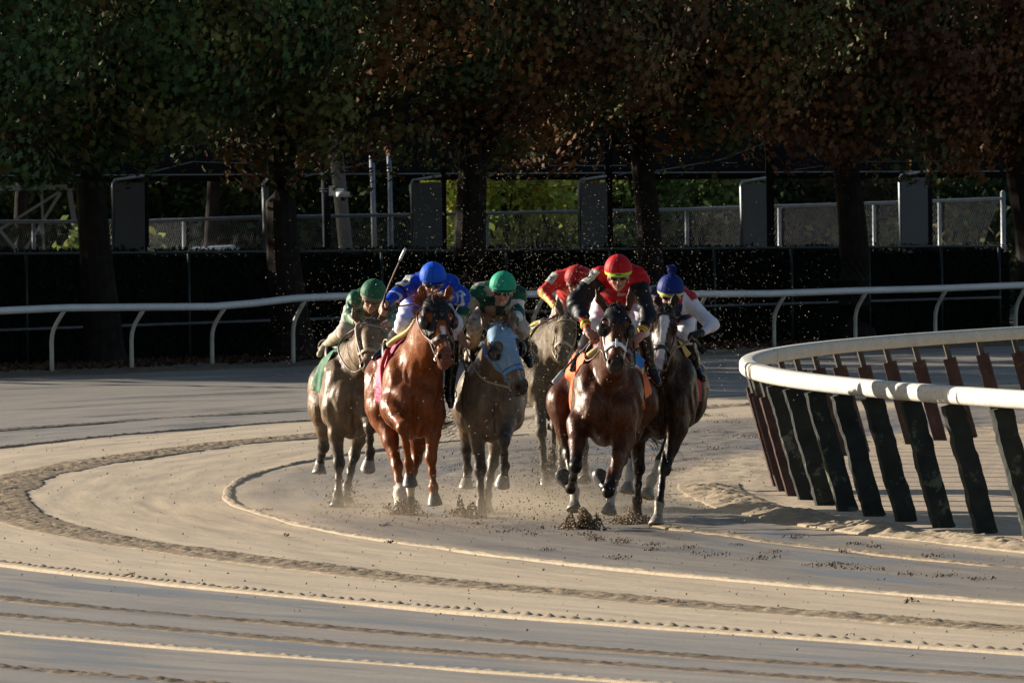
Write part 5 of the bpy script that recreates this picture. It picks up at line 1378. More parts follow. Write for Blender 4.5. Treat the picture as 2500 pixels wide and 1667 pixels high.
HS[1] = dict(D0=98.5, qw=.29, cx=862, rx=842, cy=958, hw=.265, hh=.37, nb=(868, 900), poll=XY(e1(850,715)), muz=XY(e1(815,1400)), pd=-.40, md=-.70, yaw=.10, tilt=.04, hwid=1.28,
  ears=ears(e1, (680,730,585,530), (975,700,1040,585)), coatname='muddy_grey_brown', col=(.150,.102,.064), points=(.045,.040,.038), black_from=.5, seed=8, rough=.33, spec=.75, flecks=.28, mud=.42,
  legs={'FR': [c1(290,400,.12), c1(345,900,.05), c1(330,1210,.0), c1(322,1335,-.05)], 'FL': [c1(600,400,.10), c1(640,560,-.35), c1(642,790,-.2), c1(620,965,-.18)],
        'HR': [c1(190,380,1.4), c1(195,740,1.8), c1(160,900,2.0), c1(155,1010,1.95)], 'HL': [c1(570,480,1.35), c1(490,820,1.35), c1(425,1120,1.15), c1(410,1280,1.05)]},
  hoofmat={'FL': M_HOOF, 'HR': M_HOOF}, mzs=.3, hair=(.06,.055,.05), fl=.07, label='grey brown racehorse caked in mud, leftmost and outermost of the field')
HS[4] = dict(D0=104.3, cx=1338, rx=1322, cy=905, hw=.265, hh=.37, nb=(1345, 860), poll=XY(e4(530,690)), muz=XY(e4(450,1190)), pd=-.42, md=-.74, yaw=-.15, tilt=.0, hwid=1.0,
  ears=ears(e4, (465,660,425,480), (620,660,640,540)), coatname='muddy_grey', col=(.115,.085,.055), points=(.08,.068,.052), black_from=.4, seed=9, rough=.5, spec=.4, flecks=.40, mud=.5,
  legs={'FR': [d1(220,230,.1), d1(240,600,-.15), d1(272,920,-.10), d1(290,1120,-.15)], 'FL': [d1(350,230,.1), d1(350,560,.05), d1(345,850,.15), d1(330,1010,.2)],
        'HR': [d1(400,350,1.35), d1(440,680,1.5), d1(440,900,1.4), d1(430,1090,1.3)], 'HL': [d1(600,400,1.35), d1(645,760,1.4), d1(650,930,1.3), d1(655,1085,1.2)]},
  mzs=.3, hair=(.10,.09,.08), fl=.12, label='mud covered grey racehorse running behind the leader with a yellow saddle cloth')
# ------------------------------------------------------------------ build the field
RED=(.46,.008,.012); BLK=(.012,.012,.016); BLU=(.006,.055,.46); NAVY=(.012,.014,.05); GRN=(.012,.10,.06); DGR=(.006,.045,.030); WHT=(.62,.62,.68); TAU=(.30,.26,.22); YGR=(.42,.62,.05); YEL=(.62,.52,.08)
def jc_5(P, inf, sc, hip, J):
    c = np.tile(np.array(RED), (len(P), 1))
    for i, (tu, du, tf, df, m) in enumerate(inf):
        arm = m*(np.minimum(du, df) < .12)*((tu > .22+.05*np.sin(P[:, 1]*40))|(tf > .02)); c = lerp(c, BLK, arm*1.0)
        cuff = (df < .10)*(tf > .66); c = lerp(c, RED, cuff*1.0)
        for a, b in ((.74, .79), (.83, .88)): c = lerp(c, YGR, (df < .10)*(tf > a)*(tf < b)*1.0)
    # white yoke figure low on the chest
    m = (P[:, 2] < sc[2]-.12)*(np.abs(P[:, 0]-sc[0]-.02) < .035)*(P[:, 1] < sc[1]); return lerp(c, (.5,.45,.48), m*.8)
def jc_2(P, inf, sc, hip, J):
    c = np.tile(np.array(BLU), (len(P), 1))
    for i, (tu, du, tf, df, m) in enumerate(inf):
        ang = np.sin(P[:, 2]*60+P[:, 0]*20)
        w = (df < .10)*(np.abs(tf-.30-.10*ang) < .09); c = lerp(c, (.50,.52,.66), w*1.0)
        c = lerp(c, (.25,.30,.42), (df < .1)*(np.abs(tf-.62-.05*ang) < .03)*1.0*(i == 1))
        c = lerp(c, BLK, (du < .10)*(tu > .80)*(tu < .92)*1.0*(i == 0))
    return c
def jc_3(P, inf, sc, hip, J):
    s = .085; k = (np.floor((P[:, 0]-sc[0])/s+.35)+np.floor((P[:, 2]-sc[2])/s+.2)).astype(int) % 2
    c = np.where((k == 0)[:, None], np.array([DGR]), np.array([TAU]))
    for i, (tu, du, tf, df, m) in enumerate(inf):
        t = np.where(tf > .02, 1+tf, tu); band = (np.floor(t*2.4+.1).astype(int) % 2)
        a = np.where((band == 0)[:, None], np.array([(.008,.085,.055)]), np.array([WHT if i else TAU]))
        w = m*(np.minimum(du, df) < .115); c = c*(1-w[:, None])+a*w[:, None]
    return c
def jc_1(P, inf, sc, hip, J):
    c = np.tile(np.array((.020,.10,.055)), (len(P), 1))
    c = lerp(c, (.13,.10,.055), ((P[:, 2] < sc[2]-.02)*(np.abs(P[:, 0]-sc[0]) < .16)*(P[:, 1] < sc[1]))*1.0)
    for i, (tu, du, tf, df, m) in enumerate(inf):
        c = lerp(c, (.02,.02,.10), m*(tu > .68)*(tu < .80)*(du < .1)*1.0); c = lerp(c, (.16,.26,.17), m*((tu > .80)|(tf > .02))*(np.minimum(du, df) < .11)*1.0)
    return c
def jc_4(P, inf, sc, hip, J):
    c = np.tile(np.array((.55,.025,.022)), (len(P), 1))
    for i, (tu, du, tf, df, m) in enumerate(inf):
        out = (P[:, 0]-(J['el'][i][0]*(1-tf)+J['wr'][i][0]*tf))*(-1 if i == 0 else 1)
        c = lerp(c, (.60,.46,.12), m*(tf > .02)*(out > .022)*(df < .1)*1.0)
        c = lerp(c, (.60,.46,.12), (tf > .72)*(df < .08)*(np.sin(P[:, 2]*170+P[:, 0]*120) > -.1)*1.0)
    m = (P[:, 2] < sc[2]-.09)*(np.abs(np.abs(P[:, 0]-sc[0])-.01) < .02); return lerp(c, (.6,.46,.12), m*.8)
def jc_6(P, inf, sc, hip, J):
    k = vnoise(P[:, 0]*11, P[:, 1]*5, P[:, 2]*11, 4) > .05
    c = np.where(k[:, None], np.array([(.36,.012,.02)]), np.array([(.014,.014,.045)]))
    for i, (tu, du, tf, df, m) in enumerate(inf):
        c = lerp(c, (.60,.62,.72), m*(np.minimum(du, df) < .12)*((tu > .16)|(tf > .02)))
    return c
PS = {}
PS[5] = dict(id='red_black', label='jockey in red silks with black sleeves and dark goggles, riding in front', cap=(*XY(e5(738,255)), -.02), chin=(*XY(e5(742,505)), .02), nod=-.15, hs=.98, capr=.113,
  sh=[(*XY(e5(545,340)), .22), (*XY(e5(950,350)), .22)], el=[(*XY(e5(300,600)), .12), (*XY(e5(1060,720)), .12)], wr=[(*XY(e5(410,905)), -.12), (*XY(e5(985,955)), -.12)], ha=[(*XY(e5(490,985)), -.18), (*XY(e5(900,1020)), -.18)],
  hip=(*XY(e5(745,520)), .85), kn=[(*XY(e5(480,850)), .35), (*XY(e5(975,840)), .35)], an=[(*XY(e5(330,1190)), .72), (*XY(e5(1090,1310)), .60)], toe=[(*XY(e5(250,1310)), .60), (*XY(e5(1165,1460)), .50)],
  jcol=jc_5, capcol=(.44,.008,.014), band=(-.030,-.006,(.40,.60,.06)), bandtext='IO', puff=(.030, .012), palm=[(.3,.3,-1), (-.3,.3,-1)], patch=[(0, '7', -.02, .50, M_BANDSIL, M_INK)], wrinkle=.010, seed=5)
PS[2] = dict(id='blue', label='jockey in bright blue silks and blue cap holding his whip upright', cap=(*XY(e2(872,395)), .0), chin=(*XY(e2(870,600)), .04), nod=-.5, hs=.98, capr=.113,
  sh=[(*XY(e2(640,480)), .20), (*XY(e2(1080,500)), .22)], el=[(*XY(e2(420,625)), .05), (*XY(e2(1235,670)), .05)], wr=[(*XY(e2(262,735)), -.15), (*XY(e2(1080,660)), -.25)], ha=[(*XY(e2(215,800)), -.20), (*XY(e2(985,620)), -.33)],
  hip=(*XY(e2(760,700)), .80), kn=[(*XY(e2(490,1010)), .35), (*XY(e2(1150,1000)), .30)], an=[(*XY(e2(330,1270)), .68), (*XY(c1(1400,220)), .50)], toe=[(*XY(e2(130,1430)), .62), (*XY(c1(1415,350)), .45)],
  jcol=jc_2, capcol=(.005,.085,.58), band=(-.030,-.014,(.006,.02,.12)), puff=(.012, .010), patch=[(0, '8', .12, .80, M_BANDSIL, M_INK)], thumb=[1, -1], palm=[(.6,-.3,-.8), (-.4,.2,-1)], goggles='clear', wrinkle=.010, seed=2)
PS[3] = dict(id='green_check', label='jockey in dark green and white checked silks with a light green cap', cap=(*XY(e3(674,285)), .0), chin=(*XY(e3(658,525)), .025), nod=-.3, hs=.98, look=-.05,
  sh=[(*XY(e3(400,360)), .20), (*XY(e3(850,390)), .20)], el=[(*XY(e3(195,620)), .10), (*XY(e3(850,620)), .15)], wr=[(*XY(e3(160,850)), .0), (*XY(e3(800,760)), -.12)], ha=[(*XY(e3(195,950)), -.03), (*XY(e3(760,800)), -.2)],
  hip=(*XY(e3(600,520)), .80), kn=[(*XY(e3(345,760)), .30), (*XY(e3(890,800)), .38)], an=[(*XY(e3(300,1050)), .70), (*XY(e3(960,1100)), .7)], toe=[(*XY(e3(240,1180)), .60), (*XY(e3(1000,1230)), .60)],
  jcol=jc_3, capcol=(.02,.33,.19), band=(-.030,-.016,(.008,.06,.045)), curl=(.25, 1), palm=[(.3,-.4,-.6), (0,.4,-1)], boot=[M_MUDBOOT, M_BLACKB], breech=M_BREECHM, facemud=.10, goggles='dark', jmud=.12, wrinkle=.007, seed=3)
PS[1] = dict(id='green', label='jockey in mud streaked green silks and dark green cap on the outermost horse', cap=(*XY(e1(878,325)), .0), chin=(*XY(e1(845,530)), .04), nod=-.75, hs=.98, look=-.12,
  sh=[(*XY(e1(625,420)), .22), (*XY(e1(1060,470)), .25)], el=[(*XY(e1(545,660)), .12), (*XY(e1(1150,720)), .12)], wr=[(*XY(e1(660,740)), -.10), (*XY(e1(1080,760)), -.10)], ha=[(*XY(e1(730,760)), -.15), (*XY(e1(1010,770)), -.15)],
  hip=(*XY(e1(760,600)), .85), kn=[(*XY(e1(500,840)), .40), (*XY(e1(1110,900)), .35)], an=[(*XY(e1(215,1075)), .80), (*XY(e1(1190,1130)), .75)], toe=[(*XY(e1(120,1190)), .68), (*XY(e1(1240,1240)), .62)],
  jcol=jc_1, capcol=(.022,.115,.065), band=(-.030,-.010,(.22,.19,.11)), boot=[M_MUDBOOT]*2, breech=M_BREECHM, facemud=.30, goggles='mud', jmud=.18, capmud=.10, wrinkle=.006, seed=1)
PS[4] = dict(id='red_yellow', label='jockey in mud flecked red silks with yellow trim, partly hidden behind the leader', cap=(*XY(e4(636,275)), .0), chin=(*XY(e4(612,470)), .04), nod=-.5, hs=.98, look=-.1,
  sh=[(*XY(e4(440,285)), .20), (*XY(e4(830,300)), .22)], el=[(*XY(e4(265,430)), .10), (*XY(e4(900,560)), .10)], wr=[(*XY(e4(415,610)), -.12), (*XY(e4(800,720)), -.1)], ha=[(*XY(e4(450,680)), -.20), (*XY(e4(740,760)), -.2)],
  hip=(*XY(e4(640,470)), .80), kn=[(*XY(e4(415,760)), .35), (*XY(e4(860,760)), .35)], an=[(*XY(e4(265,1040)), .70), (*XY(e4(960,1040)), .7)], toe=[(*XY(e4(185,1170)), .60), (*XY(e4(1000,1170)), .60)],
  jcol=jc_4, capcol=(.36,.009,.012), peak=1, boot=[M_MUDBOOT]*2, breech=M_BREECHM, facemud=.42, goggles='mud', jmud=.22, capmud=.16, patch=[(0, '4', .08, .62, M_BANDSIL, M_INK)], wrinkle=.006, seed=4)
PS[6] = dict(id='white_sleeve', label='jockey with a blue pompom cap, red and navy vest and long white sleeves', cap=(*XY(e6(430,325)), .0), chin=(*XY(e6(420,520)), .035), nod=-.45, hs=.98, look=-.05,
  sh=[(*XY(e6(230,400)), .20), (*XY(e6(640,470)), .20)], el=[(*XY(e6(110,700)), .10), (*XY(e6(925,750)), .10)], wr=[(*XY(e6(200,900)), -.10), (*XY(e6(790,845)), -.05)], ha=[(*XY(e6(260,940)), -.18), (*XY(e6(690,880)), -.12)],
  hip=(*XY(e6(480,600)), .80), kn=[(*XY(e6(180,900)), .35), (*XY(e6(600,850)), .35)], an=[(*XY(e6(100,1250)), .7), (*XY(e6(735,1300)), .62)], toe=[(*XY(e6(60,1380)), .6), (*XY(e6(815,1395)), .45)],
  jcol=jc_6, capcol=(.006,.022,.17), band=(-.030,-.010,(.62,.55,.12)), bandtext='IO', pompom=True, glove=(0, 1), peak=1, goggles='clear', wrinkle=.005, seed=6, jmud=.01)

M_CL = {5: simple('orange_number_cloth', (.78,.115,.008), rough=.7, var=.12, scale=6, bmp=.004, dirt=(.05,.03,.03), dirt_amt=.03), 2: simple('pink_number_cloth', (.66,.13,.22), rough=.7, var=.15, scale=5, bmp=.004, dirt=(.4,.05,.07), dirt_amt=.0),
        3: simple('muddy_black_cloth', (.05,.045,.03), rough=.8, var=.4, scale=8, bmp=.004, dirt=(.2,.17,.1), dirt_amt=.15), 1: simple('green_number_cloth', (.018,.12,.055), rough=.8, var=.35, scale=7, bmp=.004, dirt=(.24,.19,.12), dirt_amt=.20),
        4: simple('yellow_number_cloth', (.62,.52,.10), rough=.8, var=.3, scale=7, bmp=.004, dirt=(.22,.17,.10), dirt_amt=.30), 6: simple('red_number_cloth', (.40,.016,.022), rough=.7, var=.15, scale=6, bmp=.004)}
M_PADB = simple('blue_pad', (.03,.20,.60), rough=.8, var=.1); M_PADY = simple('straw_pad', (.58,.47,.20), rough=.85, var=.15); M_PADR = simple('red_trim', (.35,.02,.03), rough=.7, var=.1)

def pt_on(H, p): return H.L(p)
def bridle(H, kind):
    m = {'dark': M_LEATHER, 'mud': M_MUDL, 'white': M_WHITEL, 'blue': M_BLUEL}
    nose, cheek = kind
    nb = head_band(H, 'noseband', .375, .410, m[nose], off=.008, th=.006)
    head_band(H, 'browband', .070, .095, m[cheek], off=.006, th=.004, nmin=-.10)
    if nose == 'white':     # white pad above the noseband and short keeper
        head_band(H, 'noseband_keeper', .35, .43, m[nose], off=.013, th=.004, nmin=-.05, parent=nb, extra=lambda P, r, t, n: np.abs(r)-.011)
    for s in (-1, 1):
        pts = [H.hp(s*.088,.09,-.09), H.hp(s*.098,.20,-.10), H.hp(s*.088,.30,-.10), H.hp(s*.072,.40,-.085), H.hp(s*.060,.50,-.075)]
        strap('cheek_strap', curve_pts(pts, 14), .0075, m[cheek] if nose != 'white' else M_WHITEL if True else None, H.root)
        c = H.hp(s*.060,.515,-.078); ring = [c+H.u*.024*math.cos(a)+H.nrm*.024*math.sin(a)+H.side*s*.004 for a in np.linspace(0, 6.2832, 13)]
        strap('bit_ring', ring, .0042, M_BUCKLE, H.root)
def reins(H, J, mat, side_px=(None, None), slack=.10):
    for i, s in ((0, -1), (1, 1)):
        a = H.hp(s*.062,.515,-.082); hnd = J['ha'][i]+H.off
        mid = (a+hnd)/2+V3(s*.05,0,-slack)
        q = side_px[i]
        pts = [a]+([H.L(p) for p in q] if q else [mid])+[hnd]
        strap('rein', curve_pts(pts, 22), .0080, mat, H.root)

HH = {}
for k in (5, 6, 3, 2, 1, 4):
    H = build_horse(HS[k]); finish_head_field(H); HH[k] = H
    root, J, off, hands = make_person(PS[k], H); H.J = J; H.hands = hands

H = HH[5]
saddle(H, M_CL[5], (-1, 1), y0=.17, y1=.60, low=-.10, flare=.02)
hood = head_band(H, 'blinker_hood', -.03, .285, M_BLACKCL, off=.008, th=.005, nmin=-.13, extra=lambda P, r, t, n: np.maximum(-(np.hypot((np.abs(r)-.098)/.038, (t-.19)/.048)-1)*.04, (t-.20-.09*np.clip((np.abs(r)-.03)/.05, 0, 1))))
for s in (-1, 1):
    c = H.hp(s*.108,.205,-.045); cup = lambda P, c=c, s=s: np.maximum(np.abs(Ell(c, (.045,.058,.052), H.FM)(P))-.004, (((P-c)@H.side)*s*-1+((P-c)@H.u)*-.3)-.004)
    sdf_obj('blinker_cup', cup, c-.08, c+.08, .0052, M_CUP, hood)
bridle(H, ('white', 'dark')); reins(H, H.J, M_LEATHER, ([e5(560,1110,-.6), e5(480,1190,-.3), e5(400,1220,-.2), e5(390,1130,-.1)], None))
whip('dark whip with silver end pointing down beside the orange saddle cloth', H, [e5(455,1010,-.22), e5(300,1165,-.30), e5(170,1310,-.35), e5(48,1455,-.40)], (M_WHIPS, M_WHIP, M_WHIPS), (.0055, .0085, .017))
for q, mt in (([(*XY(e5(500,1100)), .15), (*XY(e5(560,1065)), .1), (*XY(e5(520,1090)), .3)], M_PADB), ([(*XY(e5(420,1170)), .12), (*XY(e5(500,1110)), .10), (*XY(e5(560,1080)), .10)], M_PADY)):
    strap('saddle_pad', curve_pts([H.L(p) for p in q], 8), .026, mt, H.root)
f = MB(); P4 = [H.L(p) for p in [(*XY(e5(905,1120)), .05), (*XY(e5(1025,1215)), .12), (*XY(e5(985,1310)), .12), (*XY(e5(915,1250)), .05)]]
f.add(P4+[p+V3(0,.02,0) for p in P4], [(0,1,2,3),(7,6,5,4),(0,4,5,1),(1,5,6,2),(2,6,7,3),(3,7,4,0)]); f.build('saddle_pad', M_PADB, H.root)
f = MB(); P4 = [H.L(p) for p in [(*XY(e5(985,1310)), .12), (*XY(e5(1015,1290)), .13), (*XY(e5(1008,1360)), .14), (*XY(e5(990,1362)), .13)]]
f.add(P4+[p+V3(0,.02,0) for p in P4], [(0,1,2,3),(7,6,5,4),(0,4,5,1),(1,5,6,2),(2,6,7,3),(3,7,4,0)]); f.build('saddle_pad', M_PADY, H.root)

H = HH[6]
saddle(H, M_CL[6], (1,), y0=.22, low=-.10, flare=.02); bridle(H, ('dark', 'dark'))
reins(H, H.J, M_WHIPT, (None, [e6(470,1040,-.55), e6(560,1000,-.3), e6(640,940,-.2)]))
f = MB(); P4 = [H.L(p) for p in [(*XY(e6(520,930)), .10), (*XY(e6(560,950)), .12), (*XY(e6(675,1095)), .2), (*XY(e6(620,1145)), .2)]]
f.add(P4+[p+V3(0,.02,0) for p in P4], [(0,1,2,3),(7,6,5,4),(0,4,5,1),(1,5,6,2),(2,6,7,3),(3,7,4,0)]); f.build('saddle_pad', M_PADY, H.root)
whip('short tan whip in the black gloved hand by the white sleeve', H, [e6(830,1080,-.1), e6(745,960,-.12), e6(690,905,-.2), e6(520,1025,-.45)][:3], (M_BLACKCL, M_WHIP, M_WHIPT), (.028, .014, .010))

H = HH[3]
saddle(H, M_CL[3], (-1,), low=-.15)
hood = head_band(H, 'blinker_hood', -.02, .385, M_BLUEHOOD, off=.009, th=.0055, nmin=-.17, extra=lambda P, r, t, n: np.maximum(-(np.hypot((np.abs(r)-.098)/.036, (t-.19)/.05)-1)*.04, t-.37+.35*np.clip(-n-.06, 0, .3)))
for s in (-1, 1):
    c = H.hp(s*.112,.215,-.035); cup = lambda P, c=c, s=s: np.maximum(np.abs(Ell(c, (.052,.068,.060), H.FM)(P))-.004, (((P-c)@H.side)*s*-1+((P-c)@H.u)*-.3)-.004)
    sdf_obj('blinker_cup', cup, c-.09, c+.09, .0052, M_CUP, hood)
bridle(H, ('blue', 'blue')); reins(H, H.J, M_MUDL)
strap('throat_strap', curve_pts([H.L(p) for p in [(*XY(e3(435,980)), -.30), (*XY(e3(470,1110)), -.36), (*XY(e3(600,1250)), -.42), (*XY(e3(720,1360)), -.50), (*XY(e3(810,1460)), -.55)]], 20), .013, M_BLUEL, H.root)
whip('dark whip hanging down from the open hand of the green checked rider', H, [e3(190,1010,-.05), e3(205,1180,-.05), e3(228,1290,-.05), e3(255,1435,-.05)], (M_MUDL, M_WHIP, M_WHIP), (.006, .007, .016))

H = HH[2]
saddle(H, M_CL[2], (-1,), y0=.20, low=-.10, flare=.02)
hood = head_band(H, 'blinker_hood', .02, .335, M_BLACKCL, off=.008, th=.005, nmin=-.14, extra=lambda P, r, t, n: np.maximum(-(np.hypot((np.abs(r)-.098)/.032, (t-.20)/.044)-1)*.04, t-.25-.12*np.clip((np.abs(r)-.03)/.05, 0, 1)))
for s in (-1, 1):
    c = H.hp(s*.108,.215,-.045); cup = lambda P, c=c, s=s: np.maximum(np.abs(Ell(c, (.045,.062,.052), H.FM)(P))-.004, (((P-c)@H.side)*s*-1+((P-c)@H.u)*-.3)-.004)
    sdf_obj('blinker_cup', cup, c-.08, c+.08, .0052, M_CUP, hood)
bridle(H, ('dark', 'dark')); reins(H, H.J, M_BROWNL, ([e2(900,1270,-.65), e2(760,1140,-.5), e2(680,980,-.42), e2(680,850,-.35), e2(760,740,-.3)], None))
hair_mesh('mane_tuft', [H.L((*XY(e2(735,740)), -.34))+RNG.normal(size=3)*.015 for _ in range(220)], [V3(-.55, -.2, .75)]*220, .15, .003, simple('flaxen_chestnut_hair', (.26,.10,.055), rough=.5, var=.3, scale=40), H.root, droop=.5, seed=31, spread=.28)
f = [H.L(p) for p in [(*XY(e2(300,1270)), .40), (*XY(e2(400,1190)), .35), (*XY(e2(560,1090)), .25), (*XY(e2(660,950)), .20)]]; strap('saddle_pad', curve_pts(f, 12), .024, M_PADY, H.root)
strap('saddle_cloth_edge', curve_pts([H.L(p) for p in [(*XY(e2(290,1330)), .30), (*XY(e2(235,1480)), .32), (*XY(c1(755,20)), .34), (*XY(c1(775,240)), .36)]], 14), .020, M_PADR, H.root)
for nm in ('HR',):
    Q_ = H.legs[nm]; bd = lambda P: np.maximum(np.abs(H.B(P)-.009)-.006, -(segt(P, Q_[1], Q_[2])[0]-.72)*.4)
    sdf_obj('leg_bandage', lambda P: np.maximum(np.linalg.norm(P-(Q_[2]), axis=1)-.13, bd(P)), Q_[2]-.16, Q_[2]+.16, .007, M_BANDAGE, H.root)
whip('long thin whip held upright by the rider in blue', H, [e2(225,800,-.22), e2(290,560,-.22), e2(430,230,-.22), e2(522,35,-.24)], (M_BLACKCL, M_WHIPT, M_WHIPS), (.010, .0055, .012))

H = HH[1]
saddle(H, M_CL[1], (-1,), y0=.24, low=.0, flare=.02); bridle(H, ('mud', 'mud'))
reins(H, H.J, M_LEATHER, ([e1(790,1330,-.6), e1(640,1440,-.3), e1(520,1390,-.2), e1(400,1200,-.05), e1(395,1050,.05), e1(520,900,.08)], None))
whip('dark thin whip carried by the rider in green', H, [e1(1000,600,-.2), e1(880,630,-.2), e1(1160,570,-.22)][0:1]+[e1(1080,595,-.25), e1(1180,565,-.25), e1(1330,530,-.25)], (M_WHIP, M_WHIP, M_WHIP), (.006, .005, .005))
strap('cheek_strap', curve_pts([H.L(p) for p in [(*XY(e1(700,740)), -.42), (*XY(e1(640,800)), -.44), (*XY(e1(650,960)), -.50), (*XY(e1(700,1150)), -.58), (*XY(e1(780,1310)), -.64)]], 18), .014, M_MUDL, H.root)

H = HH[4]
saddle(H, M_CL[4], (-1,), y0=.18, low=-.10, flare=.02); bridle(H, ('mud', 'mud')); reins(H, H.J, M_MUDL)
whip('reddish brown whip held out sideways by the mud flecked red rider', H, [e4(450,670,-.22), e4(330,735,-.24), e4(180,820,-.26), e4(55,935,-.28)], (M_BROWNL, M_WHIPT, M_WHIPS), (.012, .010, .007))

def flap(H, rows, mat, dl, dr, hem=None, seed=1):
    """hanging number cloth: rows of (left, right) points, rippled, with a real thickness"""
    n = len(rows); Lr = [H.L((*XY(a), dl+.02*i)) for i, (a, b) in enumerate(rows)]; Rr = [H.L((*XY(b), dr+.02*i)) for i, (a, b) in enumerate(rows)]
    Lc, Rc = np.array(curve_pts(Lr, 8*n)), np.array(curve_pts(Rr, 8*n)); m = len(Lc); k = 14; V = []
    for lay in (0, 1):
        for i in range(m):
            for j in range(k):
                u = j/(k-1); q = Lc[i]*(1-u)+Rc[i]*u; a = i/m
                rp = .016*a*math.sin(u*13+seed+a*2)+.010*float(vnoise(u*5, a*4, seed, 3))
                V.append(q+V3(.3*rp, rp-.009*lay, 0))
    Fc = []
    for lay in (0, 1):
        o_ = lay*m*k
        Fc += [(o_+i*k+j, o_+i*k+j+1, o_+(i+1)*k+j+1, o_+(i+1)*k+j) for i in range(m-1) for j in range(k-1)]
    e = [j for j in range(k)]+[i*k+k-1 for i in range(1, m)]+[(m-1)*k+j for j in range(k-2, -1, -1)]+[i*k for i in range(m-2, -1, -1)]
    Fc += [(e[q], e[q+1], e[q+1]+m*k, e[q]+m*k) for q in range(len(e)-1)]
    link('number_cloth', mesh_np('number_cloth', V, Fc), mat, H.root)
flap(HH[1], [(a1(262,1010), a1(305,990)), (a1(175,1090), a1(250,1080)), (a1(105,1230), a1(218,1190)), (a1(70,1375), a1(212,1420))], M_CL[1], .60, .30, seed=1)
flap(HH[2], [(a1(785,1010), a1(820,1020)), (a1(725,1150), a1(795,1110)), (a1(695,1240), a1(770,1230)), (a1(690,1330), a1(785,1390)), (a1(745,1410), a1(800,1440))], M_CL[2], .80, .34, seed=2)
flap(HH[4], [(e4(170,1180), e4(240,1190)), (e4(150,1300), e4(243,1310)), (e4(135,1400), e4(255,1420)), (e4(135,1470), e4(275,1525))], M_CL[4], .40, .12, seed=4)
flap(HH[5], [(e5(310,1090), e5(405,1165)), (e5(212,1230), e5(388,1200)), (e5(172,1385), e5(350,1290)), (e5(225,1445), e5(312,1430)), (e5(272,1550), e5(285,1555))], M_CL[5], .95, .30, seed=5)
flap(HH[5], [(d1(1210,40), d1(1236,30)), (d1(1220,150), d1(1290,185)), (d1(1236,288), d1(1296,240))], M_CL[5], .34, .80, seed=6)
flap(HH[6], [(d1(1660,-20), d1(1690,-10)), (d1(1652,120), d1(1722,150)), (d1(1642,220), d1(1726,240)), (d1(1642,300), d1(1716,255))], M_CL[6], .34, .80, seed=7)

# ------------------------------------------------------------------ thrown mud
M_CLOD = simple('wet_clod', (.165,.112,.064), rough=.8, var=.4, scale=60); M_SPECK = simple('mud_speck', (.42,.34,.22), rough=.7, var=.4, scale=3)
def clods(name, C, S, mat, label=None, kind='stuff', seed=1, sub=False):
    rg = np.random.default_rng(seed); T = np.array([(1.2,0,-.3),(-.5,.87,-.3),(-.5,-.87,-.3),(0,0,.8),(.2,.1,-.7)]); Fb = np.array([(0,1,3),(1,2,3),(2,0,3),(1,0,4),(2,1,4),(0,2,4)])
    n = len(C); Rm = rg.normal(size=(n, 3, 3)); Rm, _ = np.linalg.qr(Rm); J = T[None]*rg.uniform(.35, 1.5, (n, 5, 1))
    V = np.einsum('nij,nkj->nki', Rm, J)*np.asarray(S)[:, None, None]+C[:, None, :]
    Fc = (Fb[None]+(np.arange(n)*5)[:, None, None]).reshape(-1, 3)
    o = link(name, mesh_np(name, V.reshape(-1, 3), Fc, smooth=False), mat); return tag(o, label, None, kind=kind)
def spray():
    rg = np.random.default_rng(44); C = []; S = []
    # fine specks hanging in the air over and behind the field
    n = 14000; px = np.concatenate([rg.normal(1180, 260, n//2), rg.normal(1480, 250, n//2)]); py = 960-np.abs(rg.gamma(1.9, 105, n)); D = np.where(rg.random(n) < .12, rg.uniform(89.5, 95, n), rg.uniform(95.5, 112, n))
    py += rg.normal(0, 40, n); ok = (px > 640+.0*py)&(px < 2080)&(py > 20)
    for a, b, d in zip(px[ok], py[ok], D[ok]):
        C.append(W(a, b, d)); S.append(abs(rg.normal(0, .0021))+.0011+(rg.random() < .015)*.003)
    return np.array(C), np.array(S)
C_, S_ = spray()
clods('mud_spray', C_, S_, M_SPECK, 'fine specks of mud hanging in the air behind and above the horses', seed=2)
rg = np.random.default_rng(45); n = 5200
px = np.concatenate([rg.normal(1330, 150, n//2), rg.uniform(760, 1650, n//2)]); D = rg.uniform(90.5, 103, n); 
C_ = []; S_ = []
for a, d in zip(px, D):
    x, y, _ = W(a, 900, d); hgt = rg.exponential(.26); C_.append((x, y, gz(x, y)+hgt)); S_.append(min(.016, .0022+abs(rg.normal(0, .0040))))
clods('flying_clods', np.array(C_), np.array(S_), M_CLOD, 'dark crumbs of mud kicked up around the hooves', seed=3)
def splash(label, px, py, D, w, h, n, seed):
    rg = np.random.default_rng(seed); x, y, _ = W(px, py, D); C = np.stack([x+rg.normal(0, w*.33, n), y+rg.normal(0, w*.4, n), np.zeros(n)], 1)
    fan = 1+.55*np.sin((C[:, 0]-x)/w*11+seed)*np.clip(vnoise((C[:, 0]-x)/w*6, seed, 0, 3)+.6, 0, 1.4)
    C[:, 2] = gz(x, y)+rg.random(n)**1.2*h*np.clip(1.1-np.abs(C[:, 0]-x)/w*.9, .08, 1)*fan
    clods('mud_splash', C, .0025+np.abs(rg.normal(0, .0062, n)), M_CLOD, label, seed=seed)
splash('ragged clump of mud bursting up under the leading horse', 1422, 1290, 91.6, .21, .165, 3200, 1)
splash('mud thrown up around the planted hoof of the black brown horse', 1545, 1278, 93.6, .22, .10, 1100, 2)
splash('mud thrown up around the planted hooves of the chestnut horse', 985, 1258, 96.0, .24, .14, 1100, 3)
splash('mud flying beside the planted hooves of the horse in the blue hood', 1135, 1262, 95.2, .20, .13, 800, 4)
splash('mud thrown up behind the planted hoof of the outermost horse', 845, 1238, 98.6, .34, .20, 350, 5)
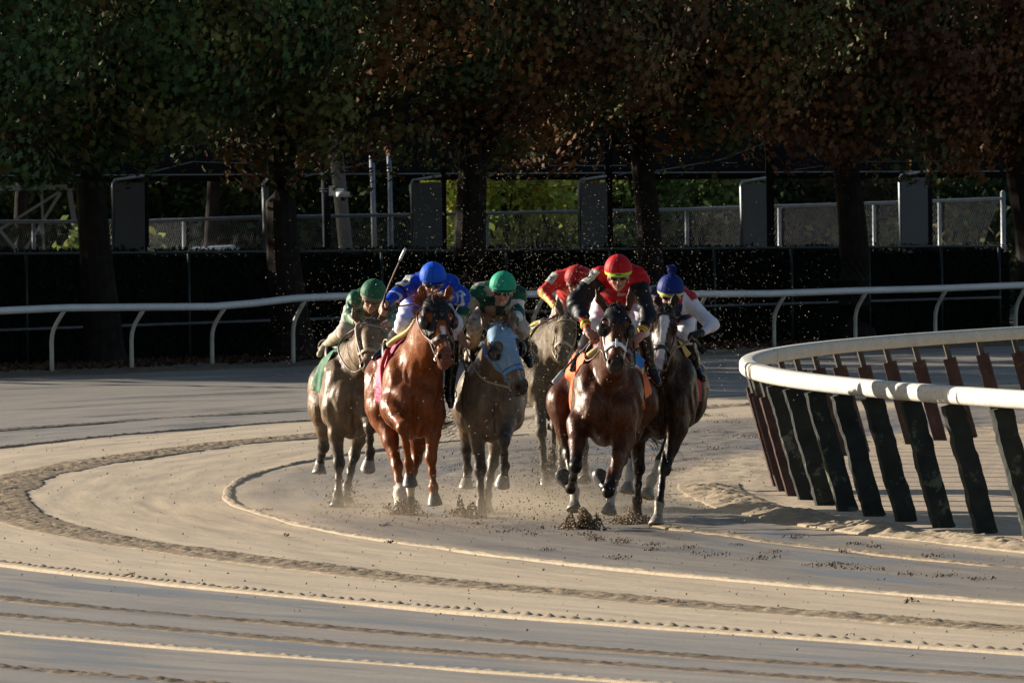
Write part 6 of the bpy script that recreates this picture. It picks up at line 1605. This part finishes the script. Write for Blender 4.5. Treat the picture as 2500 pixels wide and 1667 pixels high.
splash('mud flying up behind the leading horse from the grey horse', 1340, 1215, 103.0, .30, .50, 600, 6)
# hoof-torn clods lying on the lane ahead of the field
C_ = []; S_ = []; rg = np.random.default_rng(9)
for px, py, w in [(1395,1305,.10),(1425,1318,.12),(1515,1330,.12),(1520,1338,.10),(1595,1342,.08),(1675,1350,.14),(1735,1368,.18),(1860,1378,.16),(1935,1319,.12),(2010,1395,.14),(2055,1390,.12),(2125,1402,.14),(2095,1333,.10),(2135,1341,.08),(2280,1364,.12),(2300,1418,.12),(2385,1428,.08),(1890,1360,.10),(2215,1417,.08),(1165,1292,.05),(1240,1312,.10),(1340,1360,.08),(1510,1380,.10),(1455,1327,.08),(2060,1355,.05),(1590,1357,.06),(950,1345,.03),(650,1263,.06),(940,1300,.06),(2225,1495,.05),(320,1445,.04),(700,1330,.03),(1800,1340,.06),(1660,1012,.3),(1725,1030,.35),(1785,1042,.3),(1700,1062,.3),(1820,1072,.3),(1655,1090,.25),(1760,1098,.3),(1610,1050,.3),(1700,1125,.2),(1640,1150,.2),(1450,1330,.1),(1300,1318,.08)]:
    b = (py-484+(px-1250)*.0104)/F; D = CAM_H/b; x, y, _ = W(px, py, D); m_ = int(30+w*330)
    C_.append(np.stack([x+rg.normal(0, w*.5, m_), y+rg.normal(0, w*1.6, m_), gz(x, y)+.008+np.abs(rg.normal(0, .008, m_))], 1)); S_.append(.002+np.abs(rg.normal(0, .0048, m_)))
clods('torn_clods', np.vstack(C_), np.concatenate(S_), simple('torn_wet_mud', (.085,.060,.038), rough=.8, var=.4, scale=60), 'dark torn clods of mud lying in hoof prints on the wet lane', seed=5)
n = 2600; rr = rg.uniform(87.0, 97, n); pp = rg.uniform(R(-34), R(20), n); x, y, _ = polar(rr, pp)
clods('loose_crumbs', np.stack([x, y, bank(rr)+.008], 1), rg.uniform(.003, .011, n), M_CLOD, 'small crumbs of dirt scattered over the track', seed=6)

# tan dust hanging low around the legs
def dust(name, label, px, D, size, dens, seed):
    x, y, _ = W(px, 900, D); bm = __import__('bmesh').new(); __import__('bmesh').ops.create_icosphere(bm, subdivisions=3, radius=1.0)
    for v in bm.verts:
        f = 1+.25*float(vnoise(v.co.x*1.7+seed, v.co.y*1.7, v.co.z*1.7, seed)); v.co = Vector((v.co.x*size[0]*f, v.co.y*size[1]*f, max(v.co.z, -.1)*size[2]*f))
    me = bpy.data.meshes.new(name); bm.to_mesh(me); bm.free()
    m = bpy.data.materials.new(name); m.use_nodes = True; nt = m.node_tree; nt.nodes.remove(nt.nodes['Principled BSDF'])
    v = N(nt, 'ShaderNodeVolumePrincipled'); v.inputs['Color'].default_value = (.72,.60,.45,1); v.inputs['Anisotropy'].default_value = .2
    tc = N(nt, 'ShaderNodeTexCoord').outputs['Object']; sp = N(nt, 'ShaderNodeSeparateXYZ'); nt.links.new(tc, sp.inputs[0])
    fall = maprange(nt, sp.outputs[2], 0.0, size[2]*.95, 1.0, 0.0); fall = mathn(nt, 'MULTIPLY', fall, fall)
    ex = mathn(nt, 'DIVIDE', sp.outputs[0], size[0]); ey = mathn(nt, 'DIVIDE', sp.outputs[1], size[1])
    rad = mathn(nt, 'ADD', mathn(nt, 'MULTIPLY', ex, ex), mathn(nt, 'MULTIPLY', ey, ey)); edge = maprange(nt, rad, .05, .95, 1.0, 0.0)
    d = mathn(nt, 'MULTIPLY', mathn(nt, 'MULTIPLY', fall, edge), maprange(nt, noise_tex(nt, tc, 2.6, 5, .65), .36, .66, 0.0, dens))
    nt.links.new(d, v.inputs['Density']); nt.links.new(v.outputs[0], nt.nodes['Material Output'].inputs['Volume'])
    o = link(name, me, m, None, (x, y, gz(x, y)+.01)); tag(o, label, None, kind='stuff')
dust('dust_cloud', 'low tan dust hanging around the hooves of the field', 1190, 96.5, (2.7, 4.5, .50), .34, 3)
dust('dust_cloud', 'denser dust thrown up behind the leading horse', 1330, 96.5, (.9, 3.5, .85), .5, 8)
SC.cycles.volume_step_rate = 3.0
